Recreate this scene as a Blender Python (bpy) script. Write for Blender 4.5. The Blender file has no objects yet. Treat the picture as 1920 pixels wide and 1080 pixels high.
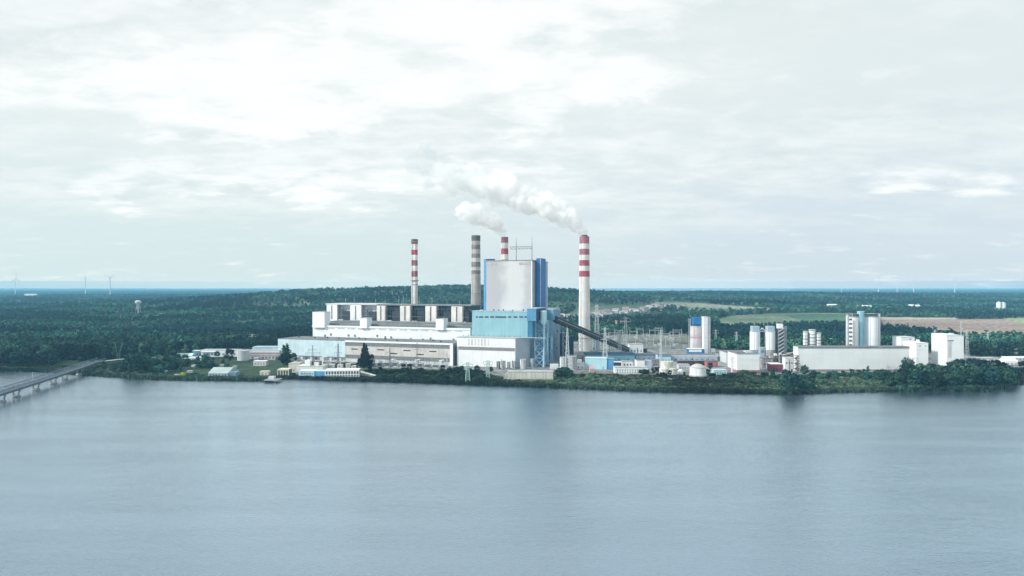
import bpy, bmesh, math, random
import numpy as np
from mathutils import Vector, Matrix, noise as mnoise
R = math.radians
random.seed(11)
rng = np.random.default_rng(11)
scene = bpy.context.scene
COL = scene.collection

# ------------------------------------------------------------------ camera
F, H, HY, CX = 1280.0, 100.0, 538.0, 960.0      # focal length in px of a 1920 wide frame, eye height, eye level row, centre column
cam_data = bpy.data.cameras.new('camera')
cam_data.lens = 24.0
cam_data.sensor_width = 36.0
cam_data.shift_y = -2.0 / 1920
cam_data.clip_start = 1.0
cam_data.clip_end = 250000.0
cam = bpy.data.objects.new('camera', cam_data)
cam.location = (0, 0, H)
cam.rotation_euler = (R(90), 0, 0)
COL.objects.link(cam)
scene.camera = cam

# ------------------------------------------------------------------ light
TO_SUN = Vector((-0.78, -0.27, 0.57)).normalized()
SUN_EL = math.asin(TO_SUN.z)
sun_data = bpy.data.lights.new('sun', 'SUN')
sun_data.energy = 3.5
sun_data.angle = R(8)
sun_data.color = (1.0, 0.97, 0.93)
sun = bpy.data.objects.new('sun', sun_data)
sun.rotation_euler = (-TO_SUN).to_track_quat('-Z', 'Y').to_euler()
sun.location = (0, 0, 500)
COL.objects.link(sun)

scene.view_settings.view_transform = 'Standard'
scene.view_settings.look = 'None'
scene.view_settings.exposure = 0.33
scene.view_settings.gamma = 1.0
scene.cycles.use_denoising = True
scene.cycles.volume_bounces = 32
scene.cycles.max_bounces = 36
scene.cycles.diffuse_bounces = 2
scene.cycles.glossy_bounces = 2
scene.cycles.transparent_max_bounces = 8

HAZE_D = 7.5e-5
HAZE_C = (0.25, 0.62, 0.88)
HAZE_L = (0.165, 0.41, 0.58)          # what deep haze shines with
world = bpy.data.worlds.new('World')
scene.world = world
world.use_nodes = True
nt = world.node_tree
nt.nodes.clear()


def N(t, kind, **kw):
    n = t.nodes.new(kind)
    for k, v in kw.items():
        if k.startswith('i_'):
            n.inputs[k[2:].replace('_', ' ')].default_value = v
        else:
            setattr(n, k, v)
    return n


def mth(t, op, a, b=None, c=None, clamp=False):
    n = t.nodes.new('ShaderNodeMath')
    n.operation = op
    n.use_clamp = clamp
    for i, v in enumerate((a, b, c)):
        if v is None:
            continue
        if isinstance(v, (int, float)):
            n.inputs[i].default_value = v
        else:
            t.links.new(v, n.inputs[i])
    return n.outputs[0]


def mixc(t, fac, a, b, mode='MIX'):
    n = t.nodes.new('ShaderNodeMix')
    n.data_type = 'RGBA'
    n.blend_type = mode
    for s, v in ((n.inputs[0], fac), (n.inputs[6], a), (n.inputs[7], b)):
        if isinstance(v, (int, float)):
            s.default_value = v
        elif isinstance(v, tuple):
            s.default_value = (*v, 1.0) if len(v) == 3 else v
        else:
            t.links.new(v, s)
    return n.outputs[2]


def smooth(t, v, a, b, lo=0.0, hi=1.0):
    n = t.nodes.new('ShaderNodeMapRange')
    n.interpolation_type = 'SMOOTHSTEP'
    t.links.new(v, n.inputs[0])
    n.inputs[1].default_value, n.inputs[2].default_value = a, b
    n.inputs[3].default_value, n.inputs[4].default_value = lo, hi
    return n.outputs[0]


def build_sky():
    t = nt
    L = t.links.new
    tc = N(t, 'ShaderNodeTexCoord')
    sep = N(t, 'ShaderNodeSeparateXYZ')
    L(tc.outputs['Generated'], sep.inputs[0])
    x, y, z = sep.outputs
    zc = mth(t, 'MAXIMUM', z, 0.0)
    den = mth(t, 'ADD', zc, 0.16)
    comb = N(t, 'ShaderNodeCombineXYZ')
    L(mth(t, 'DIVIDE', x, den), comb.inputs[0])
    L(mth(t, 'DIVIDE', y, den), comb.inputs[1])
    uv = comb.outputs[0]

    def cloud(scale, sx, sy, off, detail, rough, dist):
        mp = N(t, 'ShaderNodeMapping')
        mp.inputs['Scale'].default_value = (sx, sy, 1)
        mp.inputs['Location'].default_value = off
        L(uv, mp.inputs[0])
        nz = N(t, 'ShaderNodeTexNoise')
        nz.inputs['Scale'].default_value = scale
        nz.inputs['Detail'].default_value = detail + 2
        nz.inputs['Roughness'].default_value = rough
        nz.inputs['Distortion'].default_value = dist
        L(mp.outputs[0], nz.inputs[0])
        return nz.outputs[0]

    big = cloud(0.85, 1.0, 1.0, (3.1, 7.7, 0), 9, 0.55, 0.35)      # heaped bright cloud
    streak = cloud(0.9, 0.7, 1.25, (11.0, 2.0, 0), 8, 0.58, 0.5)   # thin streaky layer
    fine = cloud(2.8, 0.95, 1.1, (1.0, 5.0, 0), 9, 0.62, 0.3)
    up = smooth(t, z, 0.0, 0.30)
    low = mixc(t, smooth(t, x, -0.35, 0.6), (0.540, 0.640, 0.655), (0.500, 0.575, 0.645))
    high = mixc(t, smooth(t, x, -0.2, 0.6), (0.685, 0.728, 0.718), (0.625, 0.685, 0.685))
    base = mixc(t, up, low, high)
    grey = mixc(t, smooth(t, streak, 0.40, 0.66), base, (0.535, 0.616, 0.62))
    grey = mixc(t, smooth(t, z, 0.02, 0.20, 0.0, 0.9), base, grey)
    # cloud banks seen over the plant: (bearing, height, half width, half height, weight) as tangents
    yy = mth(t, 'MAXIMUM', y, 0.02)
    wu = mth(t, 'MULTIPLY', mth(t, 'SUBTRACT', big, 0.5), 0.42)
    wv = mth(t, 'MULTIPLY', mth(t, 'SUBTRACT', fine, 0.5), 0.10)
    u = mth(t, 'ADD', mth(t, 'DIVIDE', x, yy), wu)
    v = mth(t, 'ADD', mth(t, 'DIVIDE', z, yy), wv)
    banks = [(160, 105, 240, 62, 1.0), (560, 150, 260, 85, 1.05), (900, 70, 180, 85, 1.1), (960, 205, 70, 45, .9), (1130, 30, 170, 40, 1.0), (1165, 145, 120, 32, .95),
             (620, 340, 190, 30, .86), (330, 328, 85, 30, .66), (225, 352, 60, 26, .72), (1775, 337, 130, 24, .60), (350, 10, 120, 22, .9), (700, 20, 90, 30, .8), (960, 305, 150, 16, .6), (60, 190, 90, 22, .7)]
    f = None
    for cx, cy, hw, hh, wt in banks:
        du = mth(t, 'MULTIPLY', mth(t, 'SUBTRACT', u, (cx - 960) / 1280), 1280.0 / hw)
        dv = mth(t, 'MULTIPLY', mth(t, 'SUBTRACT', v, (538 - cy) / 1280), 1280.0 / hh)
        e = mth(t, 'ADD', mth(t, 'MULTIPLY', du, du), mth(t, 'MULTIPLY', dv, dv))
        e = smooth(t, e, 0.0, 3.6, wt, 0.0)
        f = e if f is None else mth(t, 'MAXIMUM', f, e)
    front = smooth(t, y, 0.05, 0.25)
    f = mth(t, 'MULTIPLY', f, front)
    puff = cloud(7.0, 0.8, 1.25, (4.0, 9.0, 0), 8, 0.6, 0.4)
    f = mth(t, 'ADD', f, mth(t, 'MULTIPLY', mth(t, 'SUBTRACT', fine, 0.5), 2.2))
    f = mth(t, 'ADD', f, mth(t, 'MULTIPLY', mth(t, 'SUBTRACT', puff, 0.5), 1.5))
    f = mth(t, 'ADD', f, mth(t, 'MULTIPLY', mth(t, 'SUBTRACT', big, 0.5), 1.2))
    m1 = smooth(t, f, 0.06, 1.22)
    f2 = mth(t, 'ADD', mth(t, 'MULTIPLY', streak, 0.6), mth(t, 'ADD', mth(t, 'MULTIPLY', fine, 0.35), mth(t, 'MULTIPLY', puff, 0.25)))
    m2 = smooth(t, f2, 0.50, 0.74, 0.0, 0.8)
    m2 = mth(t, 'MULTIPLY', m2, mth(t, 'MULTIPLY', smooth(t, z, 0.03, 0.16), smooth(t, x, 0.05, 0.6, 1.0, 0.65)))
    mask = mth(t, 'MAXIMUM', m1, m2)
    col = mixc(t, mask, grey, (0.82, 0.835, 0.828))
    # one long flat bank low over the plant and a short one low on the right
    sky = N(t, 'ShaderNodeTexSky')
    sky.sky_type = 'NISHITA'
    sky.sun_disc = False
    sky.sun_elevation = SUN_EL
    sky.sun_rotation = math.atan2(TO_SUN.x, TO_SUN.y)
    nish = mixc(t, 1.0, sky.outputs[0], (0.1, 0.1, 0.1), 'MULTIPLY')
    allc = mixc(t, 0.95, nish, col)
    # the air box dims the lowest degrees of the sky; the sky itself is brighter there in return
    zz = mth(t, 'MAXIMUM', z, 0.0077)
    tau = mth(t, 'DIVIDE', HAZE_D * 230.0, zz)
    inv = mth(t, 'POWER', 2.71828, tau)
    ci = N(t, 'ShaderNodeCombineColor')
    for i in range(3):
        L(inv, ci.inputs[i])
    om = mth(t, 'SUBTRACT', inv, 1.0)
    co = N(t, 'ShaderNodeCombineColor')
    for i in range(3):
        L(mth(t, 'MULTIPLY', om, HAZE_L[i]), co.inputs[i])
    allc = mixc(t, 1.0, allc, ci.outputs[0], 'MULTIPLY')
    allc = mixc(t, 1.0, allc, co.outputs[0], 'SUBTRACT')
    bg = N(t, 'ShaderNodeBackground')
    bg.inputs['Strength'].default_value = 1.0
    L(allc, bg.inputs[0])
    out = N(t, 'ShaderNodeOutputWorld')
    L(bg.outputs[0], out.inputs[0])


build_sky()


# ------------------------------------------------------------------ pixel <-> place
def gp(x, y, z=0.0):
    d = F * (H - z) / (y - HY)
    return Vector(((x - CX) / F * d, d, z))


def zpx(y, d):
    return H - (y - HY) * d / F


# ------------------------------------------------------------------ materials
MATS = {}


def principled(name):
    m = bpy.data.materials.new(name)
    m.use_nodes = True
    t = m.node_tree
    b = t.nodes['Principled BSDF']
    return m, t, b


def mat(name, col, rough=0.65, var=0.14, scale=0.12, streak=0.0, spec=0.4, metal=0.0, panel=0.0):
    """painted or bare surface with uneven weathering, run-off streaks and sheet joints"""
    if name in MATS:
        return MATS[name]
    m, t, b = principled(name)
    L = t.links.new
    tc = N(t, 'ShaderNodeTexCoord')
    nz = N(t, 'ShaderNodeTexNoise')
    nz.inputs['Scale'].default_value = scale
    nz.inputs['Detail'].default_value = 6
    L(tc.outputs['Object'], nz.inputs[0])
    f = smooth(t, nz.outputs[0], 0.3, 0.7, 1.0 - var, 1.0 + var * 0.5)
    if streak:
        mp = N(t, 'ShaderNodeMapping')
        mp.inputs['Scale'].default_value = (1, 1, 0.05)
        L(tc.outputs['Object'], mp.inputs[0])
        n2 = N(t, 'ShaderNodeTexNoise')
        n2.inputs['Scale'].default_value = 0.45
        n2.inputs['Detail'].default_value = 5
        L(mp.outputs[0], n2.inputs[0])
        f = mth(t, 'MULTIPLY', f, smooth(t, n2.outputs[0], 0.35, 0.7, 1.0, 1.0 - streak))
    if panel:
        sp = N(t, 'ShaderNodeSeparateXYZ')
        L(tc.outputs['Object'], sp.inputs[0])
        for ax, per in ((0, panel), (2, panel * 0.8)):
            fr = mth(t, 'FRACT', mth(t, 'DIVIDE', sp.outputs[ax], per))
            ln = mth(t, 'LESS_THAN', fr, 0.06)
            f = mth(t, 'MULTIPLY', f, mth(t, 'SUBTRACT', 1.0, mth(t, 'MULTIPLY', ln, 0.06)))
    c = N(t, 'ShaderNodeCombineColor')
    for i in range(3):
        L(f, c.inputs[i])
    L(mixc(t, 1.0, (*col,), c.outputs[0], 'MULTIPLY'), b.inputs['Base Color'])
    b.inputs['Roughness'].default_value = rough
    b.inputs['Specular IOR Level'].default_value = spec
    b.inputs['Metallic'].default_value = metal
    MATS[name] = m
    return m


def leaf_mat(name, col, var=0.35, warm=0.0):
    if name in MATS:
        return MATS[name]
    m, t, b = principled(name)
    L = t.links.new
    oi = N(t, 'ShaderNodeObjectInfo')
    geo = N(t, 'ShaderNodeNewGeometry')
    n1 = N(t, 'ShaderNodeTexNoise')
    n1.inputs['Scale'].default_value = 0.35
    n1.inputs['Detail'].default_value = 3
    L(geo.outputs['Position'], n1.inputs[0])
    n2 = N(t, 'ShaderNodeTexNoise')
    n2.inputs['Scale'].default_value = 0.004
    n2.inputs['Detail'].default_value = 6
    L(geo.outputs['Position'], n2.inputs[0])
    f = mth(t, 'MULTIPLY', smooth(t, n1.outputs[0], 0.3, 0.7, 0.45, 1.6), smooth(t, oi.outputs['Random'], 0, 1, 1 - var, 1 + var))
    f = mth(t, 'MULTIPLY', f, smooth(t, n2.outputs[0], 0.40, 0.60, 0.36, 1.9))
    c = N(t, 'ShaderNodeCombineColor')
    for i in range(3):
        L(f, c.inputs[i])
    hs = N(t, 'ShaderNodeHueSaturation')
    hs.inputs['Color'].default_value = (*col, 1)
    rnd2 = mth(t, 'FRACT', mth(t, 'MULTIPLY', oi.outputs['Random'], 17.3))
    L(smooth(t, rnd2, 0, 1, 0.455, 0.52), hs.inputs['Hue'])
    L(smooth(t, rnd2, 0, 1, 0.8, 1.1), hs.inputs['Saturation'])
    L(mixc(t, 1.0, hs.outputs[0], c.outputs[0], 'MULTIPLY'), b.inputs['Base Color'])
    b.inputs['Roughness'].default_value = 0.8
    b.inputs['Specular IOR Level'].default_value = 0.15
    MATS[name] = m
    return m


WHITE = mat('white_cladding', (0.79, 0.82, 0.83), 0.6, 0.07, 0.06, 0.06)
WHITE2 = mat('clean_white_cladding', (0.84, 0.885, 0.905), 0.55, 0.05, 0.05, 0.03, panel=6.0)
PALE = mat('pale_grey_cladding', (0.60, 0.64, 0.66), 0.6, 0.12, 0.07, 0.15)
GREY = mat('grey_concrete', (0.30, 0.31, 0.31), 0.85, 0.25, 0.15, 0.2)
MIDGREY = mat('mid_grey_metal', (0.20, 0.22, 0.235), 0.7, 0.25, 0.12, 0.15)
ROOF = mat('grey_roofing', (0.17, 0.185, 0.20), 0.9, 0.3, 0.08, 0.0)
ROOFP = mat('pale_roofing', (0.42, 0.44, 0.45), 0.9, 0.2, 0.1, 0.0)
DARK = mat('dark_steel', (0.035, 0.045, 0.06), 0.7, 0.5, 0.25, 0.2)
NAVY = mat('navy_cladding', (0.02, 0.05, 0.12), 0.6, 0.3, 0.1, 0.2)
CHDULL = mat('chimney_dull_white', (0.58, 0.565, 0.54), 0.75, 0.15, 0.1, 0.25)
GLASS = mat('dark_glass', (0.03, 0.045, 0.06), 0.15, 0.2, 0.5, 0.0, 0.5)
TEAL = mat('cyan_cladding', (0.25, 0.465, 0.525), 0.6, 0.08, 0.05, 0.10, panel=6.0)
CYAN = mat('pale_cyan_cladding', (0.46, 0.72, 0.80), 0.6, 0.10, 0.08, 0.12)
SKYBLUE = mat('sky_blue_cladding', (0.55, 0.71, 0.76), 0.6, 0.10, 0.08, 0.10)
BLUE = mat('blue_cladding', (0.016, 0.155, 0.43), 0.55, 0.10, 0.08, 0.10)
MIDBLUE = mat('mid_blue_cladding', (0.10, 0.33, 0.62), 0.55, 0.12, 0.08, 0.12)
SLATE = mat('slate_blue_cladding', (0.18, 0.30, 0.42), 0.6, 0.22, 0.10, 0.18)
SLATEP = mat('pale_slate_cladding', (0.40, 0.52, 0.60), 0.6, 0.15, 0.10, 0.12)
BEIGE = mat('beige_cladding', (0.60, 0.58, 0.55), 0.7, 0.12, 0.10, 0.14, panel=6.0)
CREAM = mat('cream_render', (0.68, 0.67, 0.56), 0.8, 0.15, 0.15, 0.15)
BRICK = mat('red_brick', (0.30, 0.10, 0.10), 0.85, 0.2, 0.2, 0.1)
REDP = mat('red_paint', (0.42, 0.075, 0.10), 0.6, 0.25, 0.12, 0.25)
REDD = mat('dull_red_paint', (0.36, 0.14, 0.17), 0.7, 0.25, 0.12, 0.3)
CHWHITE = mat('chimney_white_paint', (0.76, 0.75, 0.72), 0.6, 0.12, 0.08, 0.2)
CHGREY = mat('chimney_concrete', (0.44, 0.42, 0.395), 0.85, 0.15, 0.1, 0.3)
CHDARK = mat('sooty_band', (0.235, 0.225, 0.22), 0.9, 0.3, 0.2, 0.3)
SOOT = mat('soot_cap', (0.11, 0.11, 0.115), 0.9, 0.3, 0.3)
STEEL = mat('galvanised_steel', (0.48, 0.53, 0.55), 0.5, 0.2, 0.5)
GREENST = mat('green_painted_steel', (0.30, 0.46, 0.42), 0.6, 0.2, 0.5)
BROWN = mat('rusty_brown', (0.20, 0.15, 0.14), 0.85, 0.4, 0.3, 0.2)
PINK = mat('faded_pink_paint', (0.62, 0.33, 0.42), 0.7, 0.2, 0.3)
BARK = mat('bark', (0.07, 0.06, 0.05), 0.9, 0.3, 1.0)
BAREBARK = mat('pale_bark', (0.26, 0.27, 0.27), 0.9, 0.3, 1.0)
CONC = mat('pale_concrete', (0.52, 0.52, 0.49), 0.85, 0.2, 0.12, 0.25)
ASPHALT = mat('asphalt', (0.20, 0.22, 0.25), 0.9, 0.2, 0.1)

LEAF_A = leaf_mat('broad_leaves', (0.012, 0.044, 0.032))
LEAF_B = leaf_mat('dark_leaves', (0.005, 0.022, 0.022))
LEAF_C = leaf_mat('light_leaves', (0.046, 0.104, 0.06))
LEAF_S = leaf_mat('shrub_leaves', (0.02, 0.052, 0.032))
LEAF_F = leaf_mat('forest_leaves', (0.017, 0.074, 0.054), 0.45)
LEAF_P = leaf_mat('pine_needles', (0.006, 0.032, 0.036), 0.40)
LEAF_G = leaf_mat('grey_green_leaves', (0.058, 0.112, 0.072), 0.4)
LEAF_Y = leaf_mat('yellow_leaves', (0.24, 0.26, 0.03), 0.2)
GRASSM = leaf_mat('bank_grass_blades', (0.054, 0.084, 0.052), 0.5)
REEDM = leaf_mat('reed_blades', (0.032, 0.056, 0.040), 0.5)


# ------------------------------------------------------------------ mesh builder and scene tree
class MB:
    def __init__(self):
        self.v, self.f, self.m = [], [], []

    def add(self, vs, fs, mi=0):
        o = len(self.v)
        self.v += [tuple(p) for p in vs]
        self.f += [tuple(i + o for i in q) for q in fs]
        self.m += [mi] * len(fs)
        return self

    def prism(self, poly, z0, z1, mi=0, top=True, bottom=True):
        n = len(poly)
        vs = [(p[0], p[1], z0) for p in poly] + [(p[0], p[1], z1) for p in poly]
        fs = [(i, (i + 1) % n, n + (i + 1) % n, n + i) for i in range(n)]
        if top:
            fs.append(tuple(range(n, 2 * n)))
        if bottom:
            fs.append(tuple(reversed(range(n))))
        return self.add(vs, fs, mi)

    def box(self, x0, x1, y0, y1, z0, z1, mi=0, top=True, bottom=True):
        return self.prism([(x0, y0), (x1, y0), (x1, y1), (x0, y1)], z0, z1, mi, top, bottom)

    def lathe(self, rings, n=28, c=(0, 0), mis=None, cap=True):
        """rings: [(z, r)], mis: a material index for each span between rings"""
        k = len(rings)
        vs = [(c[0] + r * math.cos(2 * math.pi * j / n), c[1] + r * math.sin(2 * math.pi * j / n), z) for z, r in rings for j in range(n)]
        for i in range(k - 1):
            pass
        o = len(self.v)
        self.v += vs
        for i in range(k - 1):
            for j in range(n):
                a, b = i * n + j, i * n + (j + 1) % n
                self.f.append((o + a, o + b, o + b + n, o + a + n))
                self.m.append(mis[i] if mis else 0)
        if cap:
            self.f.append(tuple(o + (k - 1) * n + j for j in range(n)))
            self.m.append(mis[-1] if mis else 0)
            self.f.append(tuple(o + n - 1 - j for j in range(n)))
            self.m.append(mis[0] if mis else 0)
        return self

    def bar(self, p, q, w, mi=0, n=4, w2=None):
        p, q = Vector(p), Vector(q)
        d = (q - p)
        if d.length < 1e-6:
            return self
        d.normalize()
        a = d.orthogonal().normalized()
        b = d.cross(a)
        w2 = w if w2 is None else w2
        vs = [p + (a * math.cos(2 * math.pi * (j + .5) / n) + b * math.sin(2 * math.pi * (j + .5) / n)) * w * .7 for j in range(n)]
        vs += [q + (a * math.cos(2 * math.pi * (j + .5) / n) + b * math.sin(2 * math.pi * (j + .5) / n)) * w2 * .7 for j in range(n)]
        fs = [(j, (j + 1) % n, n + (j + 1) % n, n + j) for j in range(n)] + [tuple(range(n, 2 * n)), tuple(reversed(range(n)))]
        return self.add(vs, fs, mi)

    def mesh(self, name, mats):
        me = bpy.data.meshes.new(name)
        me.from_pydata(self.v, [], self.f)
        for m in (mats if isinstance(mats, (list, tuple)) else [mats]):
            me.materials.append(m)
        me.polygons.foreach_set('material_index', self.m)
        me.update()
        return me

    def build(self, name, mats, parent=None):
        o = bpy.data.objects.new(name, self.mesh(name, mats))
        COL.objects.link(o)
        if parent is not None:
            o.parent = parent
        return o


def np_mesh(name, v, f, mats, mi=None):
    me = bpy.data.meshes.new(name)
    v = np.asarray(v, np.float32)
    f = np.asarray(f, np.int32)
    me.vertices.add(len(v))
    me.vertices.foreach_set('co', v.ravel())
    k = f.shape[1]
    me.loops.add(f.size)
    me.loops.foreach_set('vertex_index', f.ravel())
    me.polygons.add(len(f))
    me.polygons.foreach_set('loop_start', np.arange(0, f.size, k, dtype=np.int32))
    for m in (mats if isinstance(mats, (list, tuple)) else [mats]):
        me.materials.append(m)
    if mi is not None:
        me.polygons.foreach_set('material_index', np.asarray(mi, np.int32))
    me.update(calc_edges=True)
    me.validate()
    return me


def tag(o, label, cat, group=None):
    o['label'] = label
    o['category'] = cat
    if group:
        o['group'] = group
    return o


def struct(o, kind='structure', label=None):
    o['kind'] = kind
    if label:
        o['label'] = label
    return o


class Thing:
    def __init__(self, name, label, cat, loc, rot=0.0, group=None):
        self.o = bpy.data.objects.new(name, None)
        self.o.empty_display_size = 2
        COL.objects.link(self.o)
        self.o.location = loc
        self.o.rotation_euler = (0, 0, rot)
        tag(self.o, label, cat, group)

    def part(self, name, mb, mats, parent=None, label=None):
        p = mb.build(name, mats, parent or self.o)
        if label:
            p['label'] = label
        return p


def copy_thing(root, loc, rot=0.0, scale=None, label=None, group=None):
    r = root.copy()
    COL.objects.link(r)
    r.location = loc
    r.rotation_euler = (0, 0, rot)
    if scale:
        r.scale = scale
    if label:
        r['label'] = label
    if group:
        r['group'] = group
    for ch in list(root.children):
        c = ch.copy()
        COL.objects.link(c)
        c.parent = r
        for g in list(ch.children):
            e = g.copy()
            COL.objects.link(e)
            e.parent = c
    return r

# ------------------------------------------------------------------ land and water
SHORE = np.array([(-1400, 716), (-400, 702), (0, 694.5), (88, 697), (150, 702), (190, 704.5), (230, 707), (290, 711), (400, 712.5), (500, 713.5), (512, 712), (522, 709.5),
                  (600, 711.5), (640, 713), (690, 714.5), (760, 716), (850, 719.5), (1000, 725), (1100, 729), (1200, 733), (1300, 735), (1400, 737), (1480, 738.5),
                  (1520, 737), (1560, 735), (1600, 734), (1700, 733), (1760, 732), (1850, 733), (1872, 727), (1900, 721), (1920, 719), (2400, 716), (3400, 716)], float)
WZ = -1.5


def shore_d(px):
    return F * (H - WZ) / (np.interp(px, SHORE[:, 0], SHORE[:, 1]) - HY)


def hill_z(X, Y):
    X = np.asarray(X, float)
    Y = np.asarray(Y, float)
    sx = np.where(X < -330, 1250.0, 1230.0)
    z = 93 * np.exp(-((X + 330) / sx) ** 2 - ((Y - 3300) / np.where(Y < 3300, 780.0, 1300.0)) ** 2)
    z += 50 * np.exp(-((X - 1700) / 1700) ** 2 - ((Y - 4700) / np.where(Y < 4700, 850.0, 1500.0)) ** 2)
    z += 16 * np.exp(-((X + 3200) / 1700) ** 2 - ((Y - 5600) / 1300) ** 2)
    z += 22 * np.exp(-((X - 4600) / 2200) ** 2 - ((Y - 7000) / 1500) ** 2)
    z = z + 0 * X
    z += 5 * np.sin(X / 310.0 + 1.3) * np.sin(Y / 270.0) * np.clip((Y - 1900) / 1500, 0, 1) * np.exp(-((Y - 3800) / 2500) ** 2)
    return z * np.clip((Y - 1500) / 500, 0, 1) + 38 * np.clip((Y - 9000) / 16000, 0, 1) ** 1.5


def inpoly(px, py, poly):
    poly = np.asarray(poly, float)
    r = np.zeros(px.shape, bool)
    n = len(poly)
    j = n - 1
    for i in range(n):
        xi, yi = poly[i]
        xj, yj = poly[j]
        c = ((yi > py) != (yj > py))
        with np.errstate(divide='ignore', invalid='ignore'):
            xx = (xj - xi) * (py - yi) / (yj - yi + 1e-12) + xi
        r ^= c & (px < xx)
        j = i
    return r


# cleared places, as seen on flat ground: polygon, ground colour
PLANT = [(345, 760), (338, 668), (380, 662), (430, 656), (520, 653), (600, 648), (650, 645), (1000, 643), (1085, 640), (1100, 632), (1150, 627), (1290, 627), (1305, 650), (1345, 656),
         (1490, 661), (1650, 664), (1760, 661), (1830, 668), (2300, 668), (2300, 760)]
CLEAR = [
    ([(150, 648), (205, 640), (250, 641), (240, 652), (180, 655)], (0.10, 0.17, 0.11)),
    ([(-40, 606), (30, 603), (48, 606), (20, 610), (-40, 612)], (0.20, 0.24, 0.20)),
    ([(330, 628), (372, 622), (392, 625), (350, 633)], (0.085, 0.14, 0.09)),
    ([(205, 588), (300, 584), (310, 587), (220, 592)], (0.13, 0.18, 0.14)),
    ([(60, 577), (160, 574), (165, 576), (70, 580)], (0.14, 0.19, 0.15)),
    ([(270, 566.5), (440, 563.5), (442, 565), (275, 568.5)], (0.20, 0.25, 0.21)),
    ([(430, 606), (500, 600), (515, 603), (450, 611)], (0.07, 0.12, 0.08)),
    ([(1120, 577), (1230, 575), (1240, 577.5), (1130, 580)], (0.12, 0.16, 0.12)),
    ([(1680, 588), (1860, 586), (1870, 588), (1700, 591)], (0.14, 0.18, 0.13)),
    ([(-900, 720), (-900, 700), (-300, 693), (0, 687.5), (60, 686.5), (108, 683.5), (112, 677), (160, 675.5), (232, 674), (300, 673), (335, 669), (335, 740)], (0.042, 0.068, 0.04)),
    (PLANT, (0.19, 0.20, 0.20)),
    ([(335, 735), (330, 672), (440, 668), (520, 672), (640, 690), (690, 694), (690, 735)], (0.038, 0.066, 0.04)),
    ([(440, 668), (520, 664), (560, 668), (900, 688), (900, 693), (700, 690), (560, 680)], (0.25, 0.26, 0.25)),
    ([(640, 735), (680, 690), (860, 693), (950, 708), (1040, 705), (1090, 699), (1230, 702), (1360, 703), (1500, 701), (1700, 697), (2400, 700), (2400, 760), (640, 760)], (0.050, 0.080, 0.045)),
    ([(1085, 697), (1230, 699), (1360, 702), (1340, 712), (1250, 716), (1100, 713)], (0.135, 0.125, 0.10)),
    ([(1100, 650), (1105, 633), (1150, 628), (1285, 628), (1295, 648)], (0.20, 0.215, 0.185)),
    ([(1225, 583.5), (1300, 582.5), (1475, 586), (1440, 590), (1380, 592), (1300, 591), (1225, 587)], (0.20, 0.215, 0.17)),
    ([(1342, 602), (1365, 596), (1440, 592), (1520, 590.5), (1600, 590.5), (1600, 613), (1480, 614), (1420, 619), (1352, 618)], (0.155, 0.21, 0.14)),
    ([(1470, 594), (1530, 591.5), (1600, 592), (1600, 608), (1520, 607)], (0.07, 0.14, 0.085)),
    ([(1648, 596), (1790, 596.5), (1800, 600), (1648, 601)], (0.34, 0.31, 0.26)),
    ([(1648, 600), (1790, 599), (2200, 598), (2500, 640), (1920, 638), (1815, 634), (1730, 624), (1648, 618)], (0.235, 0.185, 0.155)),
    ([(1760, 616), (1850, 620), (1920, 627), (1920, 634), (1830, 630), (1700, 620)], (0.30, 0.25, 0.20)),
    ([(1880, 597), (2200, 595), (2200, 606), (1915, 606)], (0.20, 0.24, 0.13)),
    ([(1850, 652), (1930, 651), (2100, 653), (2100, 665), (1890, 664)], (0.25, 0.20, 0.19)),
    ([(1055, 598), (1085, 590), (1130, 588), (1260, 584), (1262, 588), (1180, 597), (1120, 601)], (0.09, 0.12, 0.085)),
    ([(60, 549.2), (115, 549.2), (116, 550.6), (60, 550.6)], (0.36, 0.40, 0.38)),
    ([(150, 560.0), (182, 560.0), (182, 561.0), (150, 561.0)], (0.34, 0.38, 0.34)),
    ([(430, 566.5), (452, 566.3), (596, 590), (585, 590)], (0.16, 0.21, 0.16)),
    ([(1480, 579), (1600, 579.5), (1660, 580.5), (1660, 582.5), (1480, 582)], (0.32, 0.33, 0.30)),
    ([(1600, 552.3), (1720, 552.3), (1720, 553.4), (1600, 553.4)], (0.42, 0.43, 0.40)),
    ([(1770, 554.5), (1850, 554.5), (1850, 555.4), (1770, 555.4)], (0.36, 0.40, 0.36)),
]


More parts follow.
